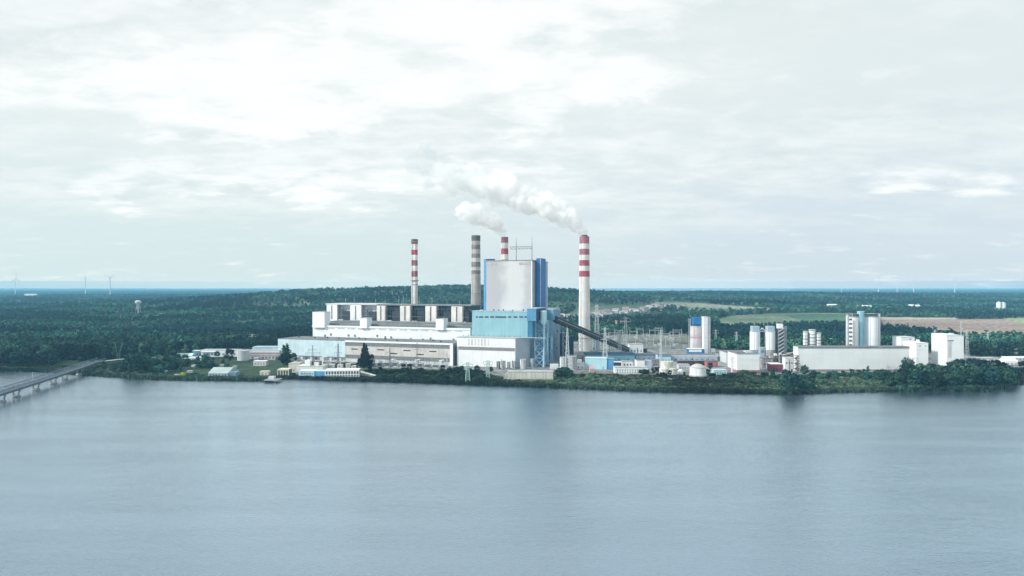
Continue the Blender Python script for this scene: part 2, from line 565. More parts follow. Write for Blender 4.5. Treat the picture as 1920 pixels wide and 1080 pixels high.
def build_ground():
    cols = np.arange(-1.25, 1.2501, 0.0035)
    offs = [-14.0, 0.0, 3.0, 8.0, 14.0]
    while offs[-1] < 27000:
        offs.append(offs[-1] + max(4.5, 0.0115 * (offs[-1] + 650)))
    offs = np.array(offs)
    nc, nr = len(cols), len(offs)
    px = CX + cols * F
    sd = shore_d(px)
    d = sd[None, :] + offs[:, None]
    # far rows level out so that the sheet ends in one straight line
    X = cols[None, :] * d
    Z = hill_z(X, d)
    wob = np.zeros_like(Z)
    Z[0, :] = -5.0
    Z[1, :] = WZ - 0.15
    Z[2, :] = -0.5
    for k in range(4, nr):
        pass
    Z = Z + wob
    PX = np.broadcast_to(px[None, :], d.shape)
    PY = HY + F * H / d
    colr = np.empty(d.shape + (3,), float)
    colr[:] = (0.060, 0.095, 0.062)
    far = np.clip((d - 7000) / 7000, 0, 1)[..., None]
    colr = colr * (1 - far) + np.array((0.15, 0.20, 0.22)) * far  # distance haze painted into the far land as a paler, bluer colour
    clear = np.zeros(d.shape, bool)
    for poly, c in CLEAR:
        k = inpoly(PX, PY, poly)
        colr[k] = c
    j = np.clip(rng.normal(1, 0.10, d.shape), 0.7, 1.3)[..., None]
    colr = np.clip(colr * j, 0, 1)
    v = np.stack([X, d, Z], -1).reshape(-1, 3)
    a = (np.arange(nr - 1)[:, None] * nc + np.arange(nc - 1)[None, :]).ravel()
    f = np.stack([a, a + 1, a + nc + 1, a + nc], 1)
    m, t, b = principled('ground_cover')
    L = t.links.new
    at = N(t, 'ShaderNodeAttribute', attribute_name='cover')
    geo = N(t, 'ShaderNodeNewGeometry')
    n1 = N(t, 'ShaderNodeTexNoise')
    n1.inputs['Scale'].default_value = 0.09
    n1.inputs['Detail'].default_value = 8
    L(geo.outputs['Position'], n1.inputs[0])
    n2 = N(t, 'ShaderNodeTexNoise')
    n2.inputs['Scale'].default_value = 0.0016
    n2.inputs['Detail'].default_value = 9
    n2.inputs['Roughness'].default_value = 0.62
    mp = N(t, 'ShaderNodeMapping')
    mp.inputs['Scale'].default_value = (0.6, 1, 1)
    L(geo.outputs['Position'], mp.inputs[0])
    L(mp.outputs[0], n2.inputs[0])
    fac = mth(t, 'MULTIPLY', smooth(t, n1.outputs[0], 0.3, 0.7, 0.68, 1.3), smooth(t, n2.outputs[0], 0.35, 0.65, 0.65, 1.45))
    c = N(t, 'ShaderNodeCombineColor')
    for i in range(3):
        L(fac, c.inputs[i])
    L(mixc(t, 1.0, at.outputs['Color'], c.outputs[0], 'MULTIPLY'), b.inputs['Base Color'])
    b.inputs['Roughness'].default_value = 0.95
    b.inputs['Specular IOR Level'].default_value = 0.1
    me = np_mesh('ground', v, f, m)
    ca = me.color_attributes.new('cover', 'FLOAT_COLOR', 'POINT')
    ca.data.foreach_set('color', np.concatenate([colr.reshape(-1, 3), np.ones((nr * nc, 1))], 1).astype(np.float32).ravel())
    o = bpy.data.objects.new('ground', me)
    COL.objects.link(o)
    struct(o)


build_ground()


def build_water():
    m, t, b = principled('river_water')
    L = t.links.new
    geo = N(t, 'ShaderNodeNewGeometry')

    def nz(scale, sx, sy, detail=3, rough=0.5):
        mp = N(t, 'ShaderNodeMapping')
        mp.inputs['Scale'].default_value = (sx, sy, 1)
        mp.inputs['Rotation'].default_value = (0, 0, R(12))
        L(geo.outputs['Position'], mp.inputs[0])
        n = N(t, 'ShaderNodeTexNoise')
        n.inputs['Scale'].default_value = scale
        n.inputs['Detail'].default_value = detail
        n.inputs['Roughness'].default_value = rough
        L(mp.outputs[0], n.inputs[0])
        return n.outputs[0]

    patch = nz(0.016, 0.32, 1.8, 6, 0.6)          # wind lanes
    small = nz(0.75, 0.75, 1.2, 5, 0.65)             # ripples
    mid = nz(0.14, 0.6, 1.4, 3, 0.5)
    hgt = mth(t, 'ADD', mth(t, 'MULTIPLY', small, 1.2), mth(t, 'MULTIPLY', mid, 0.9))
    bp = N(t, 'ShaderNodeBump')
    bp.inputs['Strength'].default_value = 1.0
    L(smooth(t, patch, 0.35, 0.65, 0.22, 0.30), bp.inputs['Distance'])
    L(hgt, bp.inputs['Height'])
    L(bp.outputs[0], b.inputs['Normal'])
    c = mixc(t, smooth(t, patch, 0.35, 0.65), (0.080, 0.132, 0.200), (0.090, 0.144, 0.212))
    L(c, b.inputs['Base Color'])
    L(smooth(t, patch, 0.35, 0.65, 0.05, 0.10), b.inputs['Roughness'])
    b.inputs['IOR'].default_value = 1.33
    b.inputs['Specular IOR Level'].default_value = 0.0
    gl = N(t, 'ShaderNodeBsdfGlossy')
    gl.inputs['Color'].default_value = (0.82, 0.935, 1.0, 1)
    L(smooth(t, patch, 0.35, 0.65, 0.06, 0.075), gl.inputs['Roughness'])
    L(bp.outputs[0], gl.inputs['Normal'])
    fr = N(t, 'ShaderNodeFresnel')
    fr.inputs['IOR'].default_value = 1.33
    L(bp.outputs[0], fr.inputs['Normal'])
    mx = N(t, 'ShaderNodeMixShader')
    L(mth(t, 'MULTIPLY_ADD', fr.outputs[0], 1.8, 0.25, True), mx.inputs[0])
    L(b.outputs[0], mx.inputs[1])
    L(gl.outputs[0], mx.inputs[2])
    L(mx.outputs[0], t.nodes['Material Output'].inputs['Surface'])
    v = [(-3000, -2500, WZ), (3000, -2500, WZ), (3000, 1100, WZ), (-3000, 1100, WZ)]
    o = bpy.data.objects.new('water', np_mesh('water', v, [(0, 1, 2, 3)], m))
    COL.objects.link(o)
    struct(o)
    # distant lake behind the wooded ridge
    m2 = mat('lake_water', (0.55, 0.62, 0.66), 0.3, 0.05)
    pts = []
    for x, d in ((1100, 15000), (1250, 13200), (1420, 13600), (1490, 15500), (1480, 19000), (1300, 21000), (1110, 19500)):
        pts.append(((x - CX) / F * d, d, float(hill_z(0, d)) + 3.0))
    me = bpy.data.meshes.new('lake')
    me.from_pydata(pts, [], [tuple(range(len(pts)))])
    me.materials.append(m2)
    o = bpy.data.objects.new('lake', me)
    COL.objects.link(o)
    struct(o)


build_water()


# ------------------------------------------------------------------ air
def build_haze():
    m = bpy.data.materials.new('haze')
    m.use_nodes = True
    t = m.node_tree
    t.nodes.clear()
    pv = N(t, 'ShaderNodeVolumePrincipled')
    pv.inputs['Color'].default_value = (*HAZE_C, 1)
    pv.inputs['Density'].default_value = HAZE_D
    pv.inputs['Anisotropy'].default_value = 0.0
    out = N(t, 'ShaderNodeOutputMaterial')
    t.links.new(pv.outputs[0], out.inputs['Volume'])
    mb = MB().box(-42000, 42000, -3200, 30500, -7, 330)
    o = mb.build('haze', m)
    struct(o, 'stuff')
    o['label'] = 'thin pale blue haze over the land and water'
    o.display_type = 'WIRE'


build_haze()

# ------------------------------------------------------------------ trees
def unit_rand(n):
    v = rng.normal(size=(n, 3))
    return v / np.linalg.norm(v, axis=1)[:, None]


def leaves_from_clumps(centers, radii, per, leaf, jit=0.38, flat=0.85):
    """leaf-sized quads spread over the shells of many small clumps; returns verts, faces"""
    P, Nn, S = [], [], []
    mid = centers.mean(0) * np.array((1, 1, .8))
    for c, r in zip(centers, radii):
        n = max(4, int(per * (r / np.mean(radii)) ** 2))
        u = unit_rand(n)
        u[:, 2] = u[:, 2] * 0.9 + 0.12
        rad = r * (0.55 + 0.5 * rng.random(n) ** 0.6)
        P.append(c + u * rad[:, None] * np.array((1, 1, flat)))
        q = c - mid
        nn = u * .8 + .7 * q / (np.linalg.norm(q) + .5) + jit * rng.normal(size=(n, 3))
        Nn.append(nn / np.linalg.norm(nn, axis=1)[:, None])
        S.append(leaf * (0.6 + 0.8 * rng.random(n)))
    P, Nn, S = np.concatenate(P), np.concatenate(Nn), np.concatenate(S)
    ref = unit_rand(len(P))
    a = np.cross(Nn, ref)
    a /= np.linalg.norm(a, axis=1)[:, None] + 1e-9
    b = np.cross(Nn, a)
    a *= (S * 0.5)[:, None]
    b *= (S * 0.5 * (0.6 + 0.5 * rng.random(len(P))))[:, None]
    v = np.stack([P - a - b, P + a - b * 0.6, P + a * 0.7 + b, P - a + b * 0.8], 1).reshape(-1, 3)
    f = np.arange(len(v)).reshape(-1, 4)
    return v, f


def clumps(kind, h, r, n):
    """clump centres and radii for a crown of a given kind, tree height h, crown radius r"""
    c, q = [], []
    if kind == 'round':
        z0 = h * 0.24
        for i in range(n):
            t = rng.random()
            zz = z0 + (h * 0.93 - z0) * t
            prof = math.sin(math.pi * min(1, 0.14 + 0.80 * t)) ** 0.6
            a = rng.random() * 6.283
            rr = r * prof * (0.35 + 0.55 * rng.random() ** 0.5)
            c.append((rr * math.cos(a), rr * math.sin(a), zz))
            q.append(r * (0.26 + 0.20 * rng.random()))
    elif kind == 'poplar':
        for i in range(n):
            t = (i + rng.random()) / n
            zz = h * (0.06 + 0.9 * t)
            prof = (1 - t) ** 0.55 * (0.55 + 0.45 * min(1, t * 5))
            a = rng.random() * 6.283
            rr = r * prof * 0.6 * rng.random()
            c.append((rr * math.cos(a), rr * math.sin(a), zz))
            q.append(max(0.4, r * prof * (0.5 + 0.25 * rng.random())))
    elif kind == 'cone':
        for i in range(n):
            t = (i + rng.random()) / n
            zz = h * (0.05 + 0.93 * t)
            prof = (1 - t) ** 0.9
            a = rng.random() * 6.283
            rr = r * prof * 0.65
            c.append((rr * math.cos(a), rr * math.sin(a), zz))
            q.append(max(0.35, r * (0.16 + 0.34 * prof)))
    elif kind == 'pine':
        for i in range(n):
            t = rng.random()
            zz = h * (0.52 + 0.43 * t)
            a = rng.random() * 6.283
            rr = r * (0.2 + 0.75 * rng.random()) * (1 - 0.65 * t)
            c.append((rr * math.cos(a), rr * math.sin(a), zz))
            q.append(r * (0.24 + 0.16 * rng.random()))
    elif kind == 'shrub':
        for i in range(n):
            a = rng.random() * 6.283
            rr = r * 0.75 * rng.random() ** 0.5
            zz = h * (0.25 + 0.5 * rng.random()) * (1 - 0.4 * rr / r)
            c.append((rr * math.cos(a), rr * math.sin(a), zz))
            q.append(max(0.3, 0.30 * h * (0.7 + 0.6 * rng.random())))
    return np.array(c), np.array(q)


def trunk_mb(h, r0, crown_z, spread, nl=5):
    mb = MB()
    rng2 = random.Random(int(h * 100 + spread * 10))
    prev = Vector((0, 0, -0.4))
    segs = 4
    for i in range(1, segs + 1):
        t = i / segs
        q = Vector((rng2.uniform(-.15, .15) * t * spread * .4, rng2.uniform(-.15, .15) * t * spread * .4, h * 0.82 * t))
        mb.bar(prev, q, r0 * (1 - .8 * (i - 1) / segs), n=7, w2=r0 * (1 - .8 * t))
        prev = q
    for k in range(nl):
        a = k * 2.4 + rng2.random()
        zb = crown_z + (h * .75 - crown_z) * k / nl * .8
        p = Vector((0, 0, zb))
        q = Vector((math.cos(a) * spread * .6, math.sin(a) * spread * .6, zb + spread * .7))
        mb.bar(p, q, r0 * .4, n=5, w2=r0 * .1)
    return mb


TREE = {}


def make_tree_proto(key, kind, h, r, n, per, leaf, mats, trunk=True, name='tree'):
    c, q = clumps(kind, h, r, n)
    v, f = leaves_from_clumps(c, q, per, leaf)
    crown = np_mesh(name + '_crown', v, f, mats)
    tr = trunk_mb(h, h * 0.022, h * 0.28, r).mesh(name + '_trunk', BARK) if trunk else None
    TREE[key] = dict(crown=crown, trunk=tr, h=h, r=r)


for i, (lm, hh, rr) in enumerate(((LEAF_A, 15, 5.6), (LEAF_B, 16, 6.2), (LEAF_A, 13, 6.0), (LEAF_B, 14, 5.0), (LEAF_C, 13, 5.0), (LEAF_A, 16, 5.2))):
    make_tree_proto('round%d' % i, 'round', hh, rr, 24, 34, 1.15, lm)
make_tree_proto('poplar0', 'poplar', 24, 3.3, 22, 34, 1.0, LEAF_B)
make_tree_proto('poplar1', 'poplar', 24, 3.8, 24, 34, 1.0, LEAF_A)
make_tree_proto('cone0', 'cone', 26, 6.4, 44, 36, 1.1, LEAF_B)
make_tree_proto('cone1', 'cone', 12, 3.4, 26, 28, 0.8, LEAF_A)
for i, lm in enumerate((LEAF_S, LEAF_A, LEAF_C)):
    make_tree_proto('shrub%d' % i, 'shrub', 4.0, 3.6, 13, 26, 0.85, lm, name='shrub')
make_tree_proto('yellow', 'shrub', 5.0, 3.0, 12, 26, 0.8, LEAF_Y, name='shrub')


def place_tree(key, x, y, h, label, group=None, name='tree', cat='tree', wide=1.0, loc=None):
    """x, y: where the foot stands (px); h: height in px of the photo"""
    p = TREE[key]
    if loc is None:
        g = gp(x, y)
        loc = (g.x, g.y, float(hill_z(g.x, g.y)))
    s = h * loc[1] / F / p['h']
    o = bpy.data.objects.new(name, None)
    COL.objects.link(o)
    o.location = loc
    o.rotation_euler = (0, 0, random.random() * 6.28)
    o.scale = (s * wide, s * wide, s)
    tag(o, label, cat, group)
    c = bpy.data.objects.new('crown' if name != 'shrub' else 'foliage', p['crown'])
    COL.objects.link(c)
    c.parent = o
    if p['trunk']:
        t = bpy.data.objects.new('trunk' if name != 'shrub' else 'stem', p['trunk'])
        COL.objects.link(t)
        t.parent = o
    return o


def bare_tree(x, y, h, label):
    g = gp(x, y)
    hm = h * g.y / F
    th = Thing('bare_tree', label, 'tree', g)
    rr = random.Random(5 + int(x))
    tmb = MB()
    tmb.bar((0, 0, -.3), (.2, 0, hm * .35), hm * .022, n=6, w2=hm * .017)
    th.part('trunk', tmb, BAREBARK)
    mb = MB()

    def grow(p, d, ln, w, k):
        q = p + d * ln
        mb.bar(p, q, w, n=4, w2=w * .6)
        if k == 0:
            return
        for _ in range(3):
            nd = (d + Vector((rr.uniform(-.7, .7), rr.uniform(-.7, .7), rr.uniform(-.05, .5)))).normalized()
            grow(q, nd, ln * rr.uniform(.6, .85), w * .6, k - 1)
    for a in range(4):
        grow(Vector((.2, 0, hm * .33)), Vector((math.cos(a * 1.6) * .45, math.sin(a * 1.6) * .45, 1)).normalized(), hm * .22, hm * .012, 4)
    th.part('crown', mb, BAREBARK)


# ------------------------------------------------------------------ scatter through geometry nodes (only for what nobody could count)
def proto_collection(name, meshes):
    c = bpy.data.collections.new(name)
    for i, me in enumerate(meshes):
        o = bpy.data.objects.new('%s_%02d' % (name, i), me)
        c.objects.link(o)
    return c


def scatter(name, coll, pos, scl, rot, kind, label):
    me = bpy.data.meshes.new(name)
    me.vertices.add(len(pos))
    me.vertices.foreach_set('co', np.asarray(pos, np.float32).ravel())
    a = me.attributes.new('sc', 'FLOAT_VECTOR', 'POINT')
    a.data.foreach_set('vector', np.asarray(scl, np.float32).ravel())
    a = me.attributes.new('rt', 'FLOAT_VECTOR', 'POINT')
    rv = np.zeros((len(pos), 3), np.float32)
    rv[:, 2] = rot
    a.data.foreach_set('vector', rv.ravel())
    a = me.attributes.new('kd', 'INT', 'POINT')
    a.data.foreach_set('value', np.asarray(kind, np.int32))
    o = bpy.data.objects.new(name, me)
    COL.objects.link(o)
    struct(o, 'stuff', label)
    g = bpy.data.node_groups.new(name + '_nodes', 'GeometryNodeTree')
    g.interface.new_socket('Geometry', in_out='INPUT', socket_type='NodeSocketGeometry')
    g.interface.new_socket('Geometry', in_out='OUTPUT', socket_type='NodeSocketGeometry')
    gi, go = g.nodes.new('NodeGroupInput'), g.nodes.new('NodeGroupOutput')
    m2p = g.nodes.new('GeometryNodeMeshToPoints')
    iop = g.nodes.new('GeometryNodeInstanceOnPoints')
    ci = g.nodes.new('GeometryNodeCollectionInfo')
    ci.inputs['Collection'].default_value = coll
    ci.inputs['Separate Children'].default_value = True
    ci.inputs['Reset Children'].default_value = True
    iop.inputs['Pick Instance'].default_value = True

    def attr(nm, dt):
        n = g.nodes.new('GeometryNodeInputNamedAttribute')
        n.data_type = dt
        n.inputs['Name'].default_value = nm
        return n.outputs['Attribute']
    L = g.links.new
    L(gi.outputs[0], m2p.inputs[0])
    L(m2p.outputs[0], iop.inputs['Points'])
    L(ci.outputs[0], iop.inputs['Instance'])
    L(attr('kd', 'INT'), iop.inputs['Instance Index'])
    L(attr('rt', 'FLOAT_VECTOR'), iop.inputs['Rotation'])
    L(attr('sc', 'FLOAT_VECTOR'), iop.inputs['Scale'])
    L(iop.outputs[0], go.inputs[0])
    md = o.modifiers.new('scatter', 'NODES')
    md.node_group = g
    return o


def forest_mesh(kind, h, r, n, per, leaf, lm):
    c, q = clumps(kind, h, r, n)
    v, f = leaves_from_clumps(c, q, per, leaf, 0.3)
    # a trunk of four faces
    w = 0.3
    b = len(v)
    zt = h * .6
    tv = np.array([(-w, -w, -1), (w, -w, -1), (w, w, -1), (-w, w, -1), (-w * .5, -w * .5, zt), (w * .5, -w * .5, zt), (w * .5, w * .5, zt), (-w * .5, w * .5, zt)])
    tf = np.array([(0, 1, 5, 4), (1, 2, 6, 5), (2, 3, 7, 6), (3, 0, 4, 7)]) + b
    mi = np.r_[np.zeros(len(f), int), np.ones(4, int)]
    return np_mesh('forest_tree', np.r_[v, tv], np.r_[f, tf], [lm, BARK], mi)


def build_forest():
    ms = [forest_mesh('round', 15, 5.2, 13, 16, 2.0, LEAF_F), forest_mesh('round', 17, 5.0, 13, 16, 2.0, LEAF_F), forest_mesh('round', 14, 5.6, 13, 16, 2.1, LEAF_G),
          forest_mesh('round', 18, 4.6, 12, 16, 1.9, LEAF_F), forest_mesh('round', 13, 4.6, 12, 16, 1.9, LEAF_C),
          forest_mesh('pine', 19, 4.2, 11, 16, 1.8, LEAF_P), forest_mesh('pine', 18, 3.8, 11, 16, 1.8, LEAF_P), forest_mesh('cone', 18, 3.8, 14, 13, 1.7, LEAF_P)]
    coll = proto_collection('forest_tree_shapes', ms)
    P, S, K = [], [], []
    d = 870.0
    while d < 15000:
        sp = max(8.6, 0.0068 * d)
        half = (0.92 if d < 3000 else 0.86) * d
        xs = np.arange(-half, half, sp)
        X = xs + rng.uniform(-.45, .45, len(xs)) * sp
        Y = d + rng.uniform(-.5, .5, len(xs)) * sp
        g = sp / 8.6
        s = np.empty((len(X), 3))
        wv = rng.uniform(.75, 1.35, len(X))
        s[:, 0] = s[:, 1] = wv * (0.90 + 0.35 * (g - 1))
        s[:, 2] = rng.uniform(.62, 1.22, len(X)) * min(1.25, 0.95 + 0.08 * (g - 1))
        P.append(np.stack([X, Y], 1))
        S.append(s)
        d += sp
    P, S = np.concatenate(P), np.concatenate(S)
    X, Y = P[:, 0], P[:, 1]
    px, py = CX + X / Y * F, HY + F * H / Y
    keep = Y > shore_d(px) + 12
    for poly, c in CLEAR:
        keep &= ~inpoly(px, py, poly)
    # stands of pine, broad-leaved wood and thin places
    def fld(x, y, s, o):
        return (np.sin(x / s + o) * np.sin(y / s * 1.3 + 2 * o) + np.sin((x + .6 * y) / (s * .55) + 3 * o) * 0.7 + np.sin((y - .5 * x) / (s * .37) + o) * .4)
    ps = fld(X, Y, 260.0, 1.7)
    kind = np.where(ps + rng.normal(0, .35, len(X)) > 0.25, rng.integers(5, 8, len(X)), rng.integers(0, 5, len(X)))
    thin = fld(X, Y, 170.0, 0.4)
    keep &= ~((thin > 0.95) & (rng.random(len(X)) < .72) & (Y > 1100))
    # allotments and the village on the plain east of the tall chimney
    vil = (px > 1040) & (px < 1330) & (py > 581) & (py < 612)
    keep &= ~(vil & (rng.random(len(X)) < .45))
    X, Y, S, kind = X[keep], Y[keep], S[keep], kind[keep]
    Z = hill_z(X, Y)
    young = fld(X, Y, 330.0, 4.1)
    S[:, 2] *= np.where(young > 0.8, .62, 1.0)
    scatter('forest', coll, np.stack([X, Y, Z], 1), S, rng.random(len(X)) * 6.28, kind, 'wide mixed forest of pine and broad-leaved trees behind the plant')
    print('forest trees', len(X))


build_forest()


def build_bank():
    # scrub and rough grass on the near bank
    ms = []
    for lm, h, r in ((GRASSM, .6, 2.0), (GRASSM, .8, 1.8), (LEAF_S, 1.6, 1.7), (LEAF_C, .9, 1.8), (LEAF_A, 2.2, 1.6)):
        c, q = clumps('shrub', h, r, 6)
        v, f = leaves_from_clumps(c, q, 9, .7)
        ms.append(np_mesh('bank_clump', v, f, lm))
    coll = proto_collection('bank_clump_shapes', ms)
    zones = [[(640, 735), (690, 693), (860, 695), (948, 707), (950, 713), (1038, 716), (1040, 705), (1090, 701), (1230, 704), (1360, 705), (1500, 702), (1700, 697), (2100, 697), (2100, 760), (640, 760)],
             [(-200, 705), (0, 690), (108, 686), (190, 685), (330, 700), (505, 708), (505, 740), (-200, 740)]]
    P = []
    n = 52000
    px = rng.uniform(-150, 2080, n)
    py = rng.uniform(684, 739, n)
    # even on the ground, not on the picture
    w = (1 / (py - HY)) ** 3
    ok = rng.random(n) < w / w.max()
    px, py = px[ok], py[ok]
    keep = np.zeros(len(px), bool)
    for z in zones:
        keep |= inpoly(px, py, z)
    d = F * H / (py - HY)
    keep &= d > shore_d(px) + 5
    px, d = px[keep], d[keep]
    X = (px - CX) / F * d
    s = rng.uniform(.6, 1.3, (len(X), 1)) * np.array([[1.25, 1.25, 1.0]])
    k = rng.choice(5, len(X), p=[.42, .28, .10, .16, .04])
    scatter('bank_scrub', coll, np.stack([X, d, np.zeros(len(X))], 1), s, rng.random(len(X)) * 6.28, k, 'rough green grass and low scrub covering the river bank')
    # reeds along the water's edge
    rm = []
    for h in (2.2, 2.8):
        nq = 26
        v, f = [], []
        for i in range(nq):
            a = rng.random() * 6.283
            rr = 1.5 * rng.random() ** .5
            bx, by = rr * math.cos(a), rr * math.sin(a)
            l = h * (0.7 + 0.4 * rng.random())
            t = rng.normal(0, .22, 2)
            a2 = rng.random() * 6.283
            wx, wy = .12 * math.cos(a2), .12 * math.sin(a2)
            o = len(v)
            v += [(bx - wx, by - wy, -1.2), (bx + wx, by + wy, -1.2), (bx + t[0] * l * .5 + wx, by + t[1] * l * .5 + wy, l * .7), (bx + t[0] * l, by + t[1] * l, l)]
            f.append((o, o + 1, o + 2, o + 3))
        rm.append(np_mesh('reed_tuft', v, f, REEDM))
    rc = proto_collection('reed_shapes', rm)
    px = np.arange(-150, 2080, .32)
    px = px + rng.uniform(-.3, .3, len(px))
    reps = []
    for lane in range(4):
        pp = px + rng.uniform(-.2, .2, len(px))
        keep = rng.random(len(pp)) < (.9 - .12 * lane)
        keep &= ~((pp > 500) & (pp < 640) & (rng.random(len(pp)) < .6))
        pp = pp[keep]
        dd = shore_d(pp) - 1.0 + 1.6 * lane + rng.normal(0, .6, len(pp)) + 1.5 * np.sin(pp * .21)
        reps.append(np.stack([(pp - CX) / F * dd, dd, np.full(len(pp), -.8)], 1))
    Pn = np.concatenate(reps)
    s = rng.uniform(.75, 1.2, (len(Pn), 3))
    scatter('reeds', rc, Pn, s, rng.random(len(Pn)) * 6.28, rng.integers(0, 2, len(Pn)), 'belt of dark reeds along the edge of the river')


build_bank()

# ------------------------------------------------------------------ the power station
TH = math.atan2(-0.319, 0.948)                 # the old plant stands turned by this angle
PU, PN = Vector((0.948, -0.319, 0)).normalized(), Vector((0.319, 0.948, 0)).normalized()
P0 = Vector((-325, 949, 0))


def lx(px, off):
    """local x on the line `off` metres behind the hall front that shows in column px"""
    r = (px - CX) / F
    b = P0 + PN * off
    return (r * b.y - b.x) / (PU.x - r * PU.y)


def lw(x, y, z=0):
    return P0 + PU * x + PN * y + Vector((0, 0, z))


def lthing(name, label, cat, x, y, z=0, group=None):
    """a thing whose base stands at local (x, y) of the plant; parts are built in plant coordinates less that base"""
    t = Thing(name, label, cat, lw(x, y, z), TH, group)
    t.x, t.y, t.z = x, y, z
    return t


class LB(MB):
    """builder in plant coordinates for a given thing"""
    def __init__(self, t):
        super().__init__()
        self.t = t

    def mesh(self, name, mats):
        self.v = [(a - self.t.x, b - self.t.y, c - self.t.z) for a, b, c in self.v]
        return super().mesh(name, mats)


def roof_kit(t, x0, x1, y0, y1, h, m=None, over=.4, th=.7):
    t.part('roof', LB(t).box(x0 - over, x1 + over, y0 - over, y1 + over, h, h + th), m or ROOF)


# --- low front hall with the blue and the beige half
t = lthing('switchgear_hall', 'long low front hall, pale blue left and beige right, under a dark grey roof', 'industrial hall', 0, 0)
t.part('wall', LB(t).box(0, 264, 0, 50, -1, 27.6), PALE)
roof_kit(t, 0, 264, 0, 50.2, 27.6)
t.part('blue_cladding', LB(t).box(-.2, 107, -.35, 0, 6.0, 27.6), SKYBLUE, label='pale blue cladding of the left half')
t.part('plinth_glazing', LB(t).box(2, 107, -.2, 0, .8, 5.7), MIDGREY)
t.part('beige_cladding', LB(t).box(107.05, 260, -.30, 0, 9.6, 21.2), BEIGE)
t.part('window_band', LB(t).box(107.05, 260, -.22, 0, 21.3, 26.2), mat('grey_window_band', (0.20, 0.215, 0.21), 0.4, 0.35, 0.5))
t.part('window_band', LB(t).box(107.05, 260, -.22, 0, 4.6, 9.5), mat('grey_window_band', (0.20, 0.215, 0.21)))
t.part('cornice', LB(t).box(107.05, 264.2, -.9, 0, 26.3, 28.5), WHITE2)
t.part('corner_post', LB(t).box(260.1, 264.2, -.8, 0, -.5, 26.25), WHITE2)
t.part('gable', LB(t).box(264, 264.3, .3, 50, -.5, 27.5), MIDGREY)
for px_, yy in ((665, 654.5), (714, 655.8), (763, 657.2), (812, 659), (739, 663), (788, 664.6)):
    a = lx(px_, 0)
    z = zpx(yy, lw(a, 0).y)
    t.part('louvre', LB(t).box(a - 5, a + 5, -.5, -.31, z - .7, z + .7), DARK)
for px_ in range(530, 645, 9):
    a = lx(px_, 0)
    t.part('door', LB(t).box(a - 1.6, a + 1.6, -.4, -.21, 0, 4.4), DARK if px_ % 2 else PALE)
for k in range(11):
    a = 14 + k * 23 + random.uniform(-5, 5)
    t.part('roof_vent', LB(t).lathe([(28.4, 1.1), (29.6, 1.1), (30.2, .3)], 8, (a, 26 + random.uniform(-12, 14))), DARK)

# --- turbine hall
t = lthing('turbine_hall', 'long white upper hall rising behind the low front hall, grey roof strip above', 'industrial hall', 150, 60)
t.part('wall', LB(t).box(21, 267, 50.5, 121, 0, 43.6), WHITE)
roof_kit(t, 21, 267, 50.4, 121, 43.6, ROOF, .5, .8)
t.part('parapet', LB(t).box(20.4, 267.6, 49.7, 50.4, 42.4, 44.6), WHITE2)
t.part('skylight', LB(t).box(24, 266, 60, 74, 44.45, 47.5), mat('grey_window_band', (0.20, 0.215, 0.21)))
t.part('skylight', LB(t).box(24, 266, 84, 116, 44.45, 49.0), MIDGREY)
for x0, x1, yt in ((586.5, 609, 585), (675.5, 688, 596.5), (817.5, 832, 598)):
    a, b = lx(x0, 48), lx(x1, 48)
    z = zpx(yt, lw(a, 48).y)
    zb = 43 if x0 < 600 else 42.0
    o = t.part('stair_head', LB(t).box(a, b, 47.2, 62, zb if x0 > 600 else 41.5, z), WHITE2)
    t.part('cap', LB(t).box(a - .3, b + .3, 46.9, 62.3, z, z + .5), ROOFP, o)
for px_ in (609, 620, 653, 665, 707, 722, 733, 770, 807, 850):
    a = lx(px_, 50)
    yv = random.uniform(626, 631) + (px_ - 600) * .03
    z = zpx(yv, lw(a, 50).y)
    t.part('wall_vent', LB(t).box(a - 1.0, a + 1.0, 49.7, 50.48, z - 1.6, z + 1.4), MIDGREY)
for k in range(14):
    a = 30 + k * 16.5
    t.part('window', LB(t).box(a, a + 11, 50.3, 50.48, 39.8, 41.3), mat('pale_window', (.5, .55, .57), .4))

